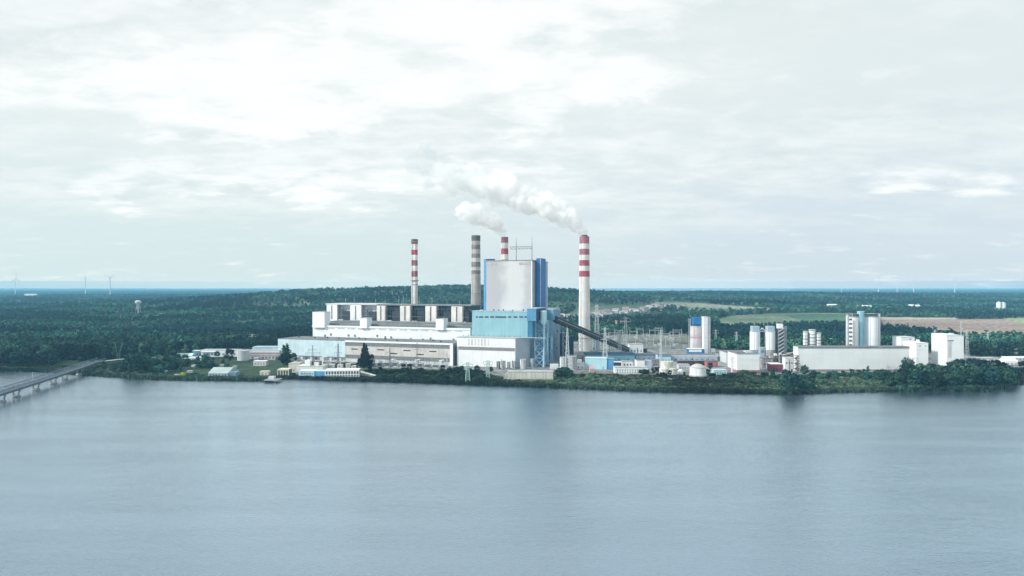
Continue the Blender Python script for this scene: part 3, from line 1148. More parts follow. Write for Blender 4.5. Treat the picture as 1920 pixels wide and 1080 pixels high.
# --- boiler row with light towers and open dark bays
t = lthing('boiler_house', 'row of light boiler towers with dark open bays between, above the white turbine hall', 'boiler house', 120, 125)
xe = lx(880, 120)
xm = lx(707, 122)
t.part('back_wall', LB(t).box(lx(611.5, 122), xm, 128, 165, 0, 72.4), PALE, label='pale rear wall of the left bays')
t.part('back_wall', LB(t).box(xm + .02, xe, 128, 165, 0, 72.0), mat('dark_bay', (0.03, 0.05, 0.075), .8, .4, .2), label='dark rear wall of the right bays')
t.part('roof_edge', LB(t).box(lx(611.5, 122) - .5, xm, 121, 166, 72.5, 74.2), PALE)
t.part('roof_edge', LB(t).box(xm + .02, xe + .5, 125, 166, 72.1, 73.6), MIDGREY)
for i, (x0, x1) in enumerate(((612.5, 632), (656.5, 677), (706.5, 721.5), (750, 768.5), (797.5, 817.5), (846, 866.5))):
    a, b = lx(x0, 121.3), lx(x1, 121.3)
    o = t.part('boiler_tower', LB(t).box(a, b, 121.3, 135, 44, 72.4 if i < 2 else 71.6), WHITE if i < 2 else mat('stained_cream_cladding', (.74, .735, .70), .7, .12, .12, .14))
    t.part('ladder', LB(t).box((a + b) / 2 - .9, (a + b) / 2 + .7, 120.8, 121.28, 50, 71), BROWN if i > 1 else MIDGREY, o)
    t.part('side_shade', LB(t).box(b, b + 1.4, 121.8, 134, 44, 71), mat('side_shade_cream', (.45, .42, .39), .8, .3, .2, .3), o)  # darker strip painted for the shade on the tower's right side
    # open steelwork, ducts and fans in the bay on its right
    nx = (632, 656.5, 677, 706.5), (677, 706)
    end = (656, 706, 750, 797, 845.5, 880)[i]
    c, d = b + 2, lx(end, 121.3) - 1
    mb = LB(t)
    n = 5 if i < 5 else 4
    for k in range(n):
        xx = c + (d - c) * (k + .5) / n
        mb.bar((xx, 123, 44.6), (xx, 123, 66), .7)
    for zz in (50, 56, 61, 66):
        mb.bar((c, 123, zz), (d, 123, zz), .6)
    t.part('steel_frame', mb, DARK if i > 1 else MIDGREY)
    w = d - c
    t.part('fan_house', LB(t).box(c + w * .45, d - .5, 122, 127.9, 44.8, 62.5 if i < 2 else 64), DARK)
    t.part('duct', LB(t).lathe([(47, 1.5), (66, 1.5), (69, .8)], 10, (c + w * .3, 124.8)), DARK if i > 1 else SLATE)
    t.part('cabinet', LB(t).box(c + .5, c + w * .4, 121.6, 123.9, 45.2, 49.5), PALE if i % 2 else WHITE)
    t.part('grating', LB(t).box(c, d, 121.9, 124, 55.6, 56), MIDGREY)
for px_ in (648, 664, 704, 722, 748, 756, 786, 810, 838, 862):
    a = lx(px_, 140)
    t.part('vent_pipe', LB(t).bar((a, 140, 73), (a, 140, 78 + random.random() * 9), .35), STEEL)

# --- white front block right of the hall
t = lthing('annex_block', 'white block with shaded right side and dark window strip, right of the beige hall', 'industrial building', 300, 5)
foot = [(268, 3.5), (346, 3.5), (358.3, 23.6), (268, 23.6)]
t.part('wall', LB(t).prism(foot, -1, 36.0), WHITE)
t.part('side_wall', LB(t).prism([(346.06, 3.45), (358.36, 23.55), (358.31, 23.58), (346.01, 3.48)], 0, 35.9), mat('side_shade_blue', (.42, .48, .54), .6, .12, .08, .1), label='side wall with its shade painted grey blue')  # shade on this face is put into a darker grey blue colour
t.part('roof', LB(t).prism([(267.6, 3.1), (346.2, 3.1), (358.9, 23.8), (267.6, 23.8)], 36.0, 36.7), ROOFP)
t.part('window_band', LB(t).box(270, 345.4, 3.3, 3.48, 20.5, 24.6), mat('brown_window_band', (.25, .24, .235), .4, .4, .6))
for k in range(7):
    xx = 283 + k * 4.4
    t.part('drip_stain_panel', LB(t).box(xx, xx + 2.2, 3.42, 3.48, 26.5, 34.5), mat('grey_stained_cladding', (.66, .665, .65), .7, .15, .2, .3))
for k in range(12):
    a = 270 + k * 7
    t.part('roof_post', LB(t).bar((a, 20, 36.7), (a, 20, 38.2), .35), DARK)
t.part('side_door', LB(t).prism([(351, 11.5), (354.5, 17.2), (354.3, 17.4), (350.8, 11.7)], 0, 8), GREY)

# --- the teal boiler hall and the tall grey boiler tower
t = lthing('boiler_building', 'wide cyan block below the tall pale boiler tower, slate blue right side', 'boiler house', 320, 30)
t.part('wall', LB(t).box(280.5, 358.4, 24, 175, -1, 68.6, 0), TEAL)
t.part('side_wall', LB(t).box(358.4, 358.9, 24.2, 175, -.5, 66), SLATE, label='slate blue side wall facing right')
t.part('roof', LB(t).box(280, 358.6, 23.6, 175.3, 68.6, 69.4), SLATEP)
slots = [(892.5, 896), (898.5, 906), (909, 916), (919, 926.5), (929, 949), (953, 958.5), (963, 970), (974, 981), (983.5, 989)]
for x0, x1 in slots:
    a, b = lx(x0, 24), lx(x1, 24)
    z = zpx(594.3, lw(a, 24).y)
    t.part('window', LB(t).box(a, b, 23.7, 23.98, z - .85, z + .85), GLASS)
t.part('blue_side_panel', LB(t).box(358.95, 359.6, 24.4, 34, 36.8, 57.5), BLUE)
for px_ in (897, 907, 926, 935, 944, 961, 981):
    a = lx(px_, 26)
    t.part('roof_post', LB(t).box(a - .5, a + .5, 25.5, 26.5, 69.4, 69.4 + random.uniform(1, 2.6)), DARK)
rr = random.Random(4)
for k in range(16):
    yy = rr.uniform(62, 165)
    z = rr.uniform(6, 56)
    t.part('wall_vent', LB(t).box(358.9, 359.3, yy, yy + rr.uniform(2, 5), z, z + rr.uniform(1.5, 4)), NAVY)

BT = mat('boiler_tower_cladding', (0.56, 0.555, 0.56), 0.5, 0.10, 0.03, 0.12, panel=7.0)


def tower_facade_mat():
    """pale sheet facade with a painted reflection of smoke and sky, widening towards its foot"""
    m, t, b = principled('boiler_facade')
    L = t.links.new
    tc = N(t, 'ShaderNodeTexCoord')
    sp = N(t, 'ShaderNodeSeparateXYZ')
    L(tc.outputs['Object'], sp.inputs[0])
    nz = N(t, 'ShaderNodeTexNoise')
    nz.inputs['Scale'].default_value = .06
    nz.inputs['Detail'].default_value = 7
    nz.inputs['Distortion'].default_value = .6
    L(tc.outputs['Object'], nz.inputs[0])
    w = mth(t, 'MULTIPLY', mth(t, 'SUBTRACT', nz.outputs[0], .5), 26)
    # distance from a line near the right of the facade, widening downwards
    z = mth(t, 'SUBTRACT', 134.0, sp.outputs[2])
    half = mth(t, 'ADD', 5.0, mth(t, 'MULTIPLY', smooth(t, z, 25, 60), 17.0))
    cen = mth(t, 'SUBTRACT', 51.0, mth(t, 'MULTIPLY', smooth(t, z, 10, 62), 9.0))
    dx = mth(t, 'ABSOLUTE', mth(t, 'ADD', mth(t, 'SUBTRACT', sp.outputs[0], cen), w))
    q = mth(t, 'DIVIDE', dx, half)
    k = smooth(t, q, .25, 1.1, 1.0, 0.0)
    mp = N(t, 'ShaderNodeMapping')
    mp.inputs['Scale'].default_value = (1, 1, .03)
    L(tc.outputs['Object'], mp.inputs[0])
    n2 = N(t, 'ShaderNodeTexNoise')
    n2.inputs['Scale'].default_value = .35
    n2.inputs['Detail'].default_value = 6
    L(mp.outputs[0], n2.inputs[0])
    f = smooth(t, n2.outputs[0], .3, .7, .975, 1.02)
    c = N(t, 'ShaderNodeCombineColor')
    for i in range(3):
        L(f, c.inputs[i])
    col = mixc(t, mth(t, 'MULTIPLY', k, .85), (0.40, 0.405, 0.425), (0.57, 0.58, 0.585))  # lighter tone is the cloud reflection painted into the sheet colour
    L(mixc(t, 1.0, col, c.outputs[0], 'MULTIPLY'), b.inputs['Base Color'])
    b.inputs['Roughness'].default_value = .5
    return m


tw = lthing('boiler_tower', 'tall pale grey boiler tower with blue corner strips, highest building of the plant', 'boiler tower', 292, 37.5, 69.45)
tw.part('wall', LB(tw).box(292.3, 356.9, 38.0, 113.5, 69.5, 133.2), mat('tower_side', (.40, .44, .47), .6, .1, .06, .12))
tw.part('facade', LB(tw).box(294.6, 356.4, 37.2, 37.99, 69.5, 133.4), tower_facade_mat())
tw.part('facade_edge', LB(tw).box(356.42, 357.4, 37.0, 37.99, 69.5, 133.6), WHITE2)
tw.part('roof', LB(tw).box(294, 357.6, 36.8, 114, 133.62, 134.6), GREY)
tw.part('corner_strip', LB(tw).box(291.6, 294.5, 36.9, 40.5, 69.5, 136.4), MIDBLUE)
tw.part('corner_strip_cap', LB(tw).box(291.6, 305, 40.6, 43, 134.65, 136.6), NAVY)
tw.part('vent_panel', LB(tw).box(296.5, 309, 36.95, 37.18, 128, 131.2), mat('faded_louvre', (.40, .40, .39), .7, .3, .6))
tw.part('vent_panel', LB(tw).box(340, 355.5, 36.95, 37.18, 128.2, 131.4), mat('faded_louvre', (.40, .40, .39)))
for k in range(3):
    tw.part('side_strip', LB(tw).box(356.92, 357.1 + .1 * k, 90 + k * 8, 94 + k * 8, 70, 131), SLATEP)
st = lthing('stair_tower', 'bright blue square stair tower on the right flank of the tall boiler tower', 'stair tower', 360, 60)
st.part('wall', LB(st).box(359.0, 364.2, 51.8, 77, 0, 136.4), BLUE)
st.part('corner_trim', LB(st).box(364.0, 364.7, 51.4, 52.1, 60, 136.2), mat('pale_pink_trim', (.6, .45, .6), .6))
st.part('roof', LB(st).box(358.9, 364.6, 51.5, 77.2, 136.5, 137.2), SLATE)
st.part('link_wall', LB(st).box(357.2, 358.9, 54, 75, 69.6, 135.6), BLUE)
# masts and a light frame on the roof
ms = lthing('roof_antenna', 'thin lattice antenna frame with two masts on the roof of the boiler tower', 'antenna', 330, 60, 134.6)
for k, px_ in enumerate((968, 997.5)):
    a = lx(px_, 60)
    d = lw(a, 60).y
    m2 = LB(ms)
    zt = zpx(444.5, d)
    m2.bar((a, 60, 134.6), (a, 60, zt), .6, w2=.35)
    for zz in np.arange(136, zt - 8, 3.2):
        m2.bar((a - .9, 60, zz), (a + .9, 60, zz + 1.6), .3)
    ms.part('mast', m2, MIDGREY)
a0, a1 = lx(956, 60), lx(998, 60)
zc = zpx(465, 905)
m2 = LB(ms)
for zz in (zc - 1.6, zc + 1.6):
    m2.bar((a0, 60, zz), (a1, 60, zz), .34)
n = 12
for k in range(n):
    x0 = a0 + (a1 - a0) * k / n
    x1 = a0 + (a1 - a0) * (k + 1) / n
    m2.bar((x0, 60, zc - 1.6 if k % 2 else zc + 1.6), (x1, 60, zc + 1.6 if k % 2 else zc - 1.6), .4)
ms.part('lattice_boom', m2, MIDGREY)

# --- coal transfer tower and conveyor
t = lthing('transfer_tower', 'blue coal transfer box on a latticed steel tower beside the cyan block', 'transfer tower', 372, 33)
t.part('head_house', LB(t).box(359.7, 371.5, 8, 46, 58, 73.0), mat('head_house_blue', (.09, .27, .46), .6, .15, .1, .1))
t.part('head_roof', LB(t).box(359.2, 372, 7.5, 46.4, 73.0, 74.0), SLATEP)
t.part('lower_house', LB(t).box(360.2, 366.5, 9, 20, 37, 57.98), mat('deep_teal_cladding', (.03, .17, .30), .6, .15, .1, .1))
t.part('side_panel', LB(t).box(371.55, 372.2, 8.4, 45.8, 58.2, 72.6), NAVY)
t.part('bunker', LB(t).lathe([(54, 3.2), (57, 4.1), (69.6, 4.1), (70.4, 3.6)], 20, (376.6, 23)), CYAN)
t.part('drive_house', LB(t).box(374, 382.5, 48, 62, 57.5, 70.5), mat('steel_blue', (.13, .33, .48), .6, .15, .1, .1))
t.part('drive_house_roof', LB(t).box(373.6, 383, 47.6, 62.4, 70.5, 71.2), SLATEP)
legs = [(366.5, 20), (366.5, 38), (378, 20), (378, 38)]
for k, (a, b) in enumerate(legs):
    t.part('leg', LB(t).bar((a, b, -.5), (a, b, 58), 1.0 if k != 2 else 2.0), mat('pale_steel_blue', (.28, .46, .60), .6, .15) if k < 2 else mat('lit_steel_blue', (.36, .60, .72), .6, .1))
mb = LB(t)
for (a0, b0), (a1, b1) in ((legs[0], legs[2]), (legs[1], legs[3]), (legs[0], legs[1]), (legs[2], legs[3])):
    for k in range(5):
        z0, z1 = k * 11.4, k * 11.4 + 11.4
        mb.bar((a0, b0, z0), (a1, b1, z1), .55)
        mb.bar((a1, b1, z0), (a0, b0, z1), .55)
        mb.bar((a0, b0, z1), (a1, b1, z1), .6)
t.part('bracing', mb, mat('pale_steel_blue', (.28, .46, .60)))
t.part('walkway', LB(t).box(352, 384, 7, 8.5, 37.2, 37.9), STEEL)
t.part('hoist_column', LB(t).box(381, 383.6, 40, 43, 0, 57), mat('steel_blue', (.13, .33, .48)))
mb = LB(t)
for k in range(5):
    mb.bar((383.6 + k * 1.1, 30, 0), (383.6 + k * 1.1, 30, 24 - 2 * k), .35)
t.part('pipe_rack', mb, SLATE)

cs, ce = lw(381, 57, 61), Vector((184, 1046, 2.5))
t = Thing('coal_conveyor', 'dark covered coal conveyor sloping down to the right from the blue transfer tower', 'conveyor', ce - Vector((0, 0, 2.5)))
dv = (ce - cs)
sd = Vector((dv.y, -dv.x, 0)).normalized()
upv = sd.cross(dv.normalized())


def slope_box(t, name, s0, s1, a0, a1, z0, z1, m, parent=None):
    vs = []
    for s in (s0, s1):
        for a, z in ((a0, z0), (a1, z0), (a1, z1), (a0, z1)):
            vs.append(cs + dv * s + sd * a + Vector((0, 0, z)) - t.o.location)
    return t.part(name, MB().add(vs, [(0, 3, 2, 1), (4, 5, 6, 7), (0, 1, 5, 4), (1, 2, 6, 5), (2, 3, 7, 6), (3, 0, 4, 7)]), m, parent)


slope_box(t, 'gallery', 0, 1, -3.6, 3.6, -5.5, 1.2, DARK)
slope_box(t, 'gallery_roof', 0, 1, -3.9, 3.9, 1.22, 1.7, MIDGREY)
slope_box(t, 'walkway', .01, .99, -4.6, -3.62, -3.4, -2.9, MIDGREY)
slope_box(t, 'window_strip', .02, .98, 3.61, 3.75, -2.4, -.9, MIDGREY)
for s in (.12, .3, .5, .7, .86):
    c = cs + dv * s
    mb = MB()
    for k in (-1, 1):
        p = c + sd * k * 3.2 - t.o.location
        mb.bar((p.x, p.y, -.5), (p.x - 0, p.y, p.z - 5.5), .6)
    p, q = c + sd * 3.2 - t.o.location, c - sd * 3.2 - t.o.location
    n = max(1, int(c.z / 8))
    for k in range(n):
        z0, z1 = (c.z - 5.5) * k / n, (c.z - 5.5) * (k + 1) / n
        mb.bar((p.x, p.y, z0), (q.x, q.y, z1), .4)
        mb.bar((q.x, q.y, z0), (p.x, p.y, z1), .4)
    t.part('trestle', mb, STEEL)
t.part('tail_house', MB().box(-4, 22, -4, 9, -.5, 5.5), DARK)
t.part('tail_roof', MB().box(-4.5, 22.5, -4.5, 9.5, 5.5, 6.1), MIDGREY)


# --- chimneys
def chimney(label, px, d, ytop, bands, wt, wb, z0=0.0, rings=(), cap=None, flues=0):
    """bands: list of (row of the lower edge, material), from the top down"""
    X = (px - CX) / F * d
    t = Thing('chimney', label, 'chimney', (X, d, z0))
    k = d / F / 2
    zt = zpx(ytop, d)
    rt, rb = wt * k, wb * k
    mats, mis, zs = [], [], [zt]
    for y, m in bands:
        if m not in mats:
            mats.append(m)
        mis.append(mats.index(m))
        zs.append(max(z0 - 1, zpx(y, d)) if y is not None else z0 - 1)

    def rad(z):
        return rb + (rt - rb) * min(1, max(0, (z - z0) / (zt - z0)))
    rg, mi = [], []
    for i in range(len(zs) - 1, 0, -1):
        a, b = zs[i], zs[i - 1]
        n = 6 if b - a > 40 else 1
        for j in range(n):
            z = a + (b - a) * j / n
            rg.append((z - z0, rad(z)))
            mi.append(mis[i - 1])
    rg.append((zs[0] - z0, rad(zs[0])))
    if not flues:
        t.part('shaft', MB().lathe(rg, 36, (0, 0), mi), mats)
    else:
        r = rt * .50
        for j in range(flues):
            a = 2 * math.pi * j / flues + .5
            t.part('flue', MB().lathe([(z, r) for z, _ in rg], 18, (math.cos(a) * rt * .52, math.sin(a) * rt * .52), mi), mats)
    for y, w, hh in rings:
        z = zpx(y, d) - z0
        t.part('platform', MB().lathe([(z, rad(z + z0) * .9), (z + .3, rad(z + z0) + w), (z + hh, rad(z + z0) + w), (z + hh + .1, rad(z + z0) * .9)], 36), GREY if flues else MIDGREY)
    if cap:
        t.part('cap', MB().lathe([(zt - z0 - cap[1], rt * cap[0]), (zt - z0 + cap[3], rt * cap[0]), (zt - z0 + cap[3] + .1, rt * cap[0] * .8)], 36), cap[2])
    mb = MB()
    for s in (-.5, .5):
        mb.bar((-(rb + .25) * .7 + s, -(rb + .25) * .74, 2), (-(rt + .25) * .7 + s, -(rt + .25) * .74, zt - z0 - 5), .16)
    t.part('ladder', mb, MIDGREY)
    return t


chimney('slim red and white banded chimney of clustered flues, leftmost of the four', 777.2, 1095, 449, [(455.5, BROWN), (458, REDP), (468.5, CHWHITE), (478, REDP), (488, CHWHITE), (498.3, REDD), (508, CHWHITE), (519, REDD), (None, CHWHITE)],
        12.2, 13.2, rings=((455, .9, 1.6), (527, 1.2, 1.6), (534, .5, .8)), cap=(1.06, 5.2, BROWN, .4), flues=4)
chimney('thick grey concrete chimney with sooty dark bands and beige lower shaft', 892.3, 1085, 442, [(452, CHDARK), (459, CHGREY), (467.5, CHDARK), (476, CHGREY), (483.5, CHDARK), (491.5, CHDULL), (500, CHDARK), (507, CHDULL), (514, CHDARK), (None, CHGREY)],
        16.2, 20.5, rings=((551, .5, .7), (500.5, .4, .6), (467, .3, .6)), cap=(1.04, 8, SOOT, .4))
chimney('red and white banded chimney half hidden behind the tall boiler tower', 946.3, 1150, 445, [(455.5, REDD), (466, CHWHITE), (476.6, REDP), (487, CHWHITE), (497, REDP), (507, CHWHITE), (517, REDP), (None, CHGREY)],
        13.2, 17, rings=((454, .5, .8), (477, .3, .6)), cap=(1.04, 2, REDD, .4))
chimney('tallest free-standing white chimney with four red bands, right of the conveyor head', 1095.8, 1067, 443.5, [(457, REDD), (467, CHWHITE), (478, REDD), (488, CHWHITE), (498.5, REDP), (508, CHWHITE), (519, REDP), (None, CHWHITE)],
        18.2, 22.5, rings=((457, .3, .5), (498, .3, .5), (634, .8, .8)), cap=(.64, .2, SOOT, 2.4))


# ------------------------------------------------------------------ smaller buildings
def blk(name, label, cat, x0, x1, yb, yt, D, wall, roof=None, group=None, rot=0.0, gable=0.0, over=.25, d=None, z0=0.0):
    """block whose front face spans columns x0..x1, foot in row yb, eaves in row yt, D metres deep"""
    g = gp(x0, yb) if d is None else Vector(((x0 - CX) / F * d, d, z0))
    t = Thing(name, label, cat, g, R(rot), group)
    t.d = g.y
    t.w = (x1 - x0) * g.y / F / math.cos(R(rot))
    t.h = zpx(yt, g.y) - g.z
    t.D = D
    t.part('wall', MB().box(0, t.w, 0, D, -.6, t.h), wall)
    if gable:
        w, h = t.w, t.h
        vs = [(-.3, -over, h), (w + .3, -over, h), (w + .3, D + over, h), (-.3, D + over, h), (-.3, D / 2, h + gable), (w + .3, D / 2, h + gable)]
        t.part('roof', MB().add(vs, [(0, 1, 5, 4), (2, 3, 4, 5), (1, 2, 5), (3, 0, 4), (0, 3, 2, 1)]), roof or ROOF)
    else:
        t.part('roof', MB().box(-over, t.w + over, -over, D + over, t.h, t.h + .5), roof or ROOF)
    return t


def wins(t, n, z, hgt, frac=.6, m=None, a=0.04, b=.96, name='window'):
    s = t.w * (b - a) / n
    for k in range(n):
        x = t.w * a + s * (k + .5 - frac / 2)
        t.part(name, MB().box(x, x + s * frac, -.12, -.03, z, z + hgt), m or GLASS)


def face(t, name, u0, u1, z0, z1, m, y=-.1, th=.09, label=None):
    return t.part(name, MB().box(t.w * u0, t.w * u1, y - th, y + th - .02, t.h * z0, t.h * z1), m, label=label)


def tank(label, x0, x1, yb, yt, m, dome=0.0, name='storage_tank', cat='tank', roofm=None, band=None, group=None, hat=0.0):
    g = gp((x0 + x1) / 2, yb)
    r = (x1 - x0) * g.y / F / 2
    t = Thing(name, label, cat, (g.x, g.y + r, 0), 0, group)
    h = zpx(yt, g.y + r * .5)
    t.r, t.h = r, h
    t.part('shell', MB().lathe([(-.5, r), (h, r)], 40), m)
    if dome:
        t.part('roof', MB().lathe([(h, r + .12), (h + .25, r + .12), (h + dome * .6, r * .66), (h + dome * .9, r * .32), (h + dome, .2)], 40), roofm or m)
    else:
        t.part('roof', MB().lathe([(h, r + .15), (h + .4, r + .15), (h + .5, r * .9)], 40), roofm or m)
    mb = MB()
    for k in range(30):
        a0, a1 = 2 * math.pi * k / 30, 2 * math.pi * (k + 1) / 30
        for zz in (.6, 1.2):
            mb.bar((r * math.cos(a0), r * math.sin(a0), h + .3 + zz), (r * math.cos(a1), r * math.sin(a1), h + .3 + zz), .08)
        mb.bar((r * math.cos(a0), r * math.sin(a0), h + .3), (r * math.cos(a0), r * math.sin(a0), h + 1.5), .08)
    t.part('railing', mb, STEEL)
    mb = MB()
    for s in (-.35, .35):
        mb.bar((s - r * .5, -r * .88 - .2, 0), (s - r * .5, -r * .88 - .2, h + 1), .14)
    t.part('ladder', mb, STEEL)
    if band:
        t.part('band', MB().lathe([(band[0] * h, r + .06), (band[1] * h, r + .06)], 40), band[2])
    return t


# right-hand works ---------------------------------------------------
t = blk('white_hall', 'very long windowless white hall with thin grey roof line and grey plinth strip', 'hall', 1496, 1705, 696, 650.5, 13, WHITE2, MIDGREY)
face(t, 'plinth', 0.0, 1, .0, .075, GREY, -.12)
face(t, 'gutter', 0.0, 1, .955, .99, MIDGREY, -.3, .25)
wins(t, 12, .6, 1.0, .5, GLASS)

t = blk('white_block', 'white windowless box building with reddish base strip, left of the twin white silos', 'industrial building', 1382, 1424, 701, 664, 34, WHITE2, MIDGREY)
face(t, 'brick_base', 0.0, 1, 0, .19, mat('red_brown_base', (.33, .17, .17), .8, .25, .2, .2), -.12, .1, 'red brown base strip')
face(t, 'red_gate', .25, .47, 0, .17, REDP, -.3)
face(t, 'joint', 0.0, 1, .70, .708, PALE, -.04, .05)
t.part('side_stair', MB().box(-1.6, -.02, 12, 17, 0, t.h * .82), PALE)
t.part('side_base', MB().box(-.25, -.02, .1, 33.9, 0, 4.2), mat('red_brown_base', (.33, .17, .17)))
t.part('roof_plant', MB().box(3, 11, 6, 12, t.h + .5, t.h + 2.0), MIDGREY)
t.part('roof_plant', MB().box(14, 22, 12, 20, t.h + .5, t.h + 2.4), PALE)

t = blk('low_flat_annex', 'low flat building with grey roof just behind the white box building', 'industrial building', 1362, 1430, 681, 661, 30, PALE, ROOF)
t.part('roof_light', MB().box(6, 22, 8, 16, t.h + .5, t.h + 1.6), MIDGREY)

for k, (x0, x1, xa, xb) in enumerate(((1409.5, 1428, 1412, 1425), (1438, 1456.5, 1441, 1453))):
    t = tank('left of two equal white silos with grey head boxes' if k == 0 else 'right of two equal white silos with grey head boxes, next to the zigzag stair tower', x0, x1, 672, 622.5, WHITE2, 0, 'silo', 'silo', PALE, None, 'twin white silos')
    w = t.r * .7
    t.part('head_box', MB().box(-w, w, -w, w, t.h + .6, t.h + .6 + 7.6), SLATEP)
    t.part('skirt', MB().lathe([(-.5, t.r * 1.08), (zpx(656.5, gp(1420, 672).y), t.r * 1.08), (zpx(656, gp(1420, 672).y), t.r)], 30), mat('stained_skirt', (.40, .40, .41), .8, .3, .2, .4))
    tw_ = t
br = Thing('silo_bridge', 'white truss footbridge linking the heads of the twin silos', 'footbridge', gp(1433, 672) + Vector((0, 8, 0)))
d_ = br.o.location.y
x0, x1 = -5.2, 5.2
zb = zpx(621.5, d_)
mb = MB()
for yy in (-1.2, 1.2):
    mb.bar((x0, yy, zb), (x1, yy, zb), .45)
    mb.bar((x0, yy, zb), (0, yy, zb + 5), .4)
    mb.bar((0, yy, zb + 5), (x1, yy, zb), .4)
    mb.bar((0, yy, zb), (0, yy, zb + 5), .3)
br.part('truss', mb, WHITE2)
br.part('deck', MB().box(x0, x1, -1.4, 1.4, zb - .35, zb - .05), PALE)

t = blk('grey_shaft', 'narrow pale grey shaft standing between the two white silos', 'shaft', 1425.5, 1433.5, 682, 652, 6, SLATEP, PALE)
face(t, 'louvre', .2, .8, .7, .85, MIDGREY)

# zigzag stair tower
g = gp(1459.5, 672)
t = Thing('zigzag_stair_tower', 'grey lattice tower with zigzag stairs and white head box beside the silos', 'stair tower', g)
s_ = g.y / F
w, h = 11 * s_, zpx(616, g.y)
for a, b in ((0, 0), (w, 0), (0, w), (w, w)):
    t.part('leg', MB().bar((a, b, 0), (a, b, h), .5), MIDGREY)
mb = MB()
n = 8
for k in range(n):
    z0, z1 = h * k / n, h * (k + 1) / n
    mb.add([(0, -.2, z0), (0, 1.8, z0), (w, 1.8, z1), (w, -.2, z1), (0, -.2, z0 + 1.0), (0, 1.8, z0 + 1.0), (w, 1.8, z1 + 1.0), (w, -.2, z1 + 1.0)],
           [(0, 1, 2, 3), (4, 7, 6, 5), (0, 3, 7, 4), (1, 5, 6, 2), (0, 4, 5, 1), (3, 2, 6, 7)])
t.part('stairs', mb, PALE)
t.part('core', MB().box(.5, w - .3, 2.2, w, 0, h), mat('shaft_grey', (.14, .16, .19), .8, .3, .2, .2))
t.part('head_box', MB().box(-.2, w * .78, -.3, w * .8, h, h + 6.5), WHITE2)
t.part('hoist_shaft', MB().box(w + .2, w + 5, 3, 8, 0, zpx(612, g.y + 5)), mat('shaft_pale', (.30, .34, .38), .8, .3, .2, .2))

# process works between the white box and the long hall
t = blk('maroon_shed', 'dark red shed with slanting white roof between the white box and the long hall', 'shed', 1447, 1466.5, 697, 683, 14, mat('maroon_cladding', (.24, .05, .075), .7, .15, .2, .2, panel=3.0), WHITE2)
wins(t, 3, 1, 3, .5, NAVY)
t = blk('pale_process_tower', 'pale slim block with dark door next to the maroon shed', 'industrial building', 1472, 1488, 698, 671, 8, WHITE, PALE)
face(t, 'door', .7, .85, 0, .22, NAVY)
face(t, 'pipe', .45, .5, .0, .9, BROWN, -.3, .2)
wins(t, 3, t.h * .6, 1.4, .5)
g = gp(1489, 699)
t = Thing('rusty_stair_tower', 'rusty brown stair tower against the left end of the long white hall', 'stair tower', g + Vector((.4, -1.5, 0)))
w, h = 5.3, zpx(664, g.y)
for a, b in ((0, 0), (w, 0), (0, 4), (w, 4)):
    t.part('leg', MB().bar((a, b, 0), (a, b, h), .4), mat('faded_brown', (.42, .36, .34)))
for k in range(7):
    z = h * (k + .6) / 7.2
    t.part('landing', MB().box(-.2, w + .2, -.3, 4.2, z - .3, z + .5), BROWN if k % 2 else mat('faded_brown', (.42, .36, .34)))
mb = MB()
for k in range(6):
    z = h * (k + .6) / 7.2
    mb.bar((.4 if k % 2 else w - .4, 1, z), (w - .4 if k % 2 else .4, 1, z + h / 7.2), .9)
t.part('stairs', mb, BROWN)
for spec in (('pink_pipe_house', 'low building of pinkish grey pipes and ducts below the right silo', 1429, 1462, 690, 672, 16, mat('mauve_grey_cladding', (.36, .32, .34), .8, .4, .3, .3)),
             ('filter_house', 'small grey filter house in front of the zigzag stair tower', 1450, 1468, 690, 668, 10, mat('mauve_grey_cladding', (.36, .32, .34)))):
    nm, lb, x0, x1, yb, yt, D, m = spec
    t = blk(nm, lb, 'industrial building', x0, x1, yb, yt, D, m, MIDGREY)
    for k in range(7):
        xx = random.uniform(0, t.w)
        t.part('pipe', MB().bar((xx, -.8, 0), (xx + random.uniform(-1, 1), -.8, t.h * random.uniform(.6, 1.25)), random.uniform(.3, .7), n=6), (BROWN, PALE, MIDGREY)[k % 3])
    for k in range(3):
        xx = random.uniform(.1, .8) * t.w
        t.part('duct', MB().box(xx, xx + 2.5, 2, 6, t.h + .5, t.h + random.uniform(1.5, 3.4)), (WHITE, MIDGREY, PALE)[k])
    wins(t, 4, t.h * .3, 1.6, .5, DARK)
p, q = gp(1466, 690), gp(1498, 690)
t = Thing('belt_gallery', 'brownish belt gallery rising to the top of the rusty stair tower', 'conveyor', p)
mb = MB()
a, b = Vector((0, 0, zpx(669, p.y))), Vector((q.x - p.x, 0, zpx(659.5, p.y)))
mb.bar(a, b, 2.2)
t.part('gallery', mb, BROWN)
t.part('roof', MB().bar(a + Vector((0, 0, 1.8)), b + Vector((0, 0, 1.8)), .5), PALE)
for k in (.2, .6):
    c = a.lerp(b, k)
    t.part('support', MB().bar((c.x, c.y, 0), c - Vector((0, 0, 1.5)), .5), MIDGREY)

# tanks standing behind the long hall
for x0, x1, yt, lb in ((1508, 1516, 624, 'slim dark-banded tank behind the left end of the long white hall'), (1519.5, 1531, 621, 'middle and widest of three small tanks behind the long white hall'),
                       (1532.5, 1541, 627, 'small tank with a dark gap, rightmost of three behind the long hall')):
    t = tank(lb, x0, x1, 678, yt, WHITE, .8)
    for k in range(4):
        z = t.h * (.55 + .11 * k)
        t.part('band', MB().lathe([(z, t.r + .12), (z + 1.0, t.r + .12)], 24), mat('faded_brown', (.42, .36, .34)) if k % 2 else DARK)
    t.part('head_frame', MB().box(-t.r * .8, t.r * .8, -t.r * .8, t.r * .8, t.h + 1.2, t.h + 2.4), STEEL)

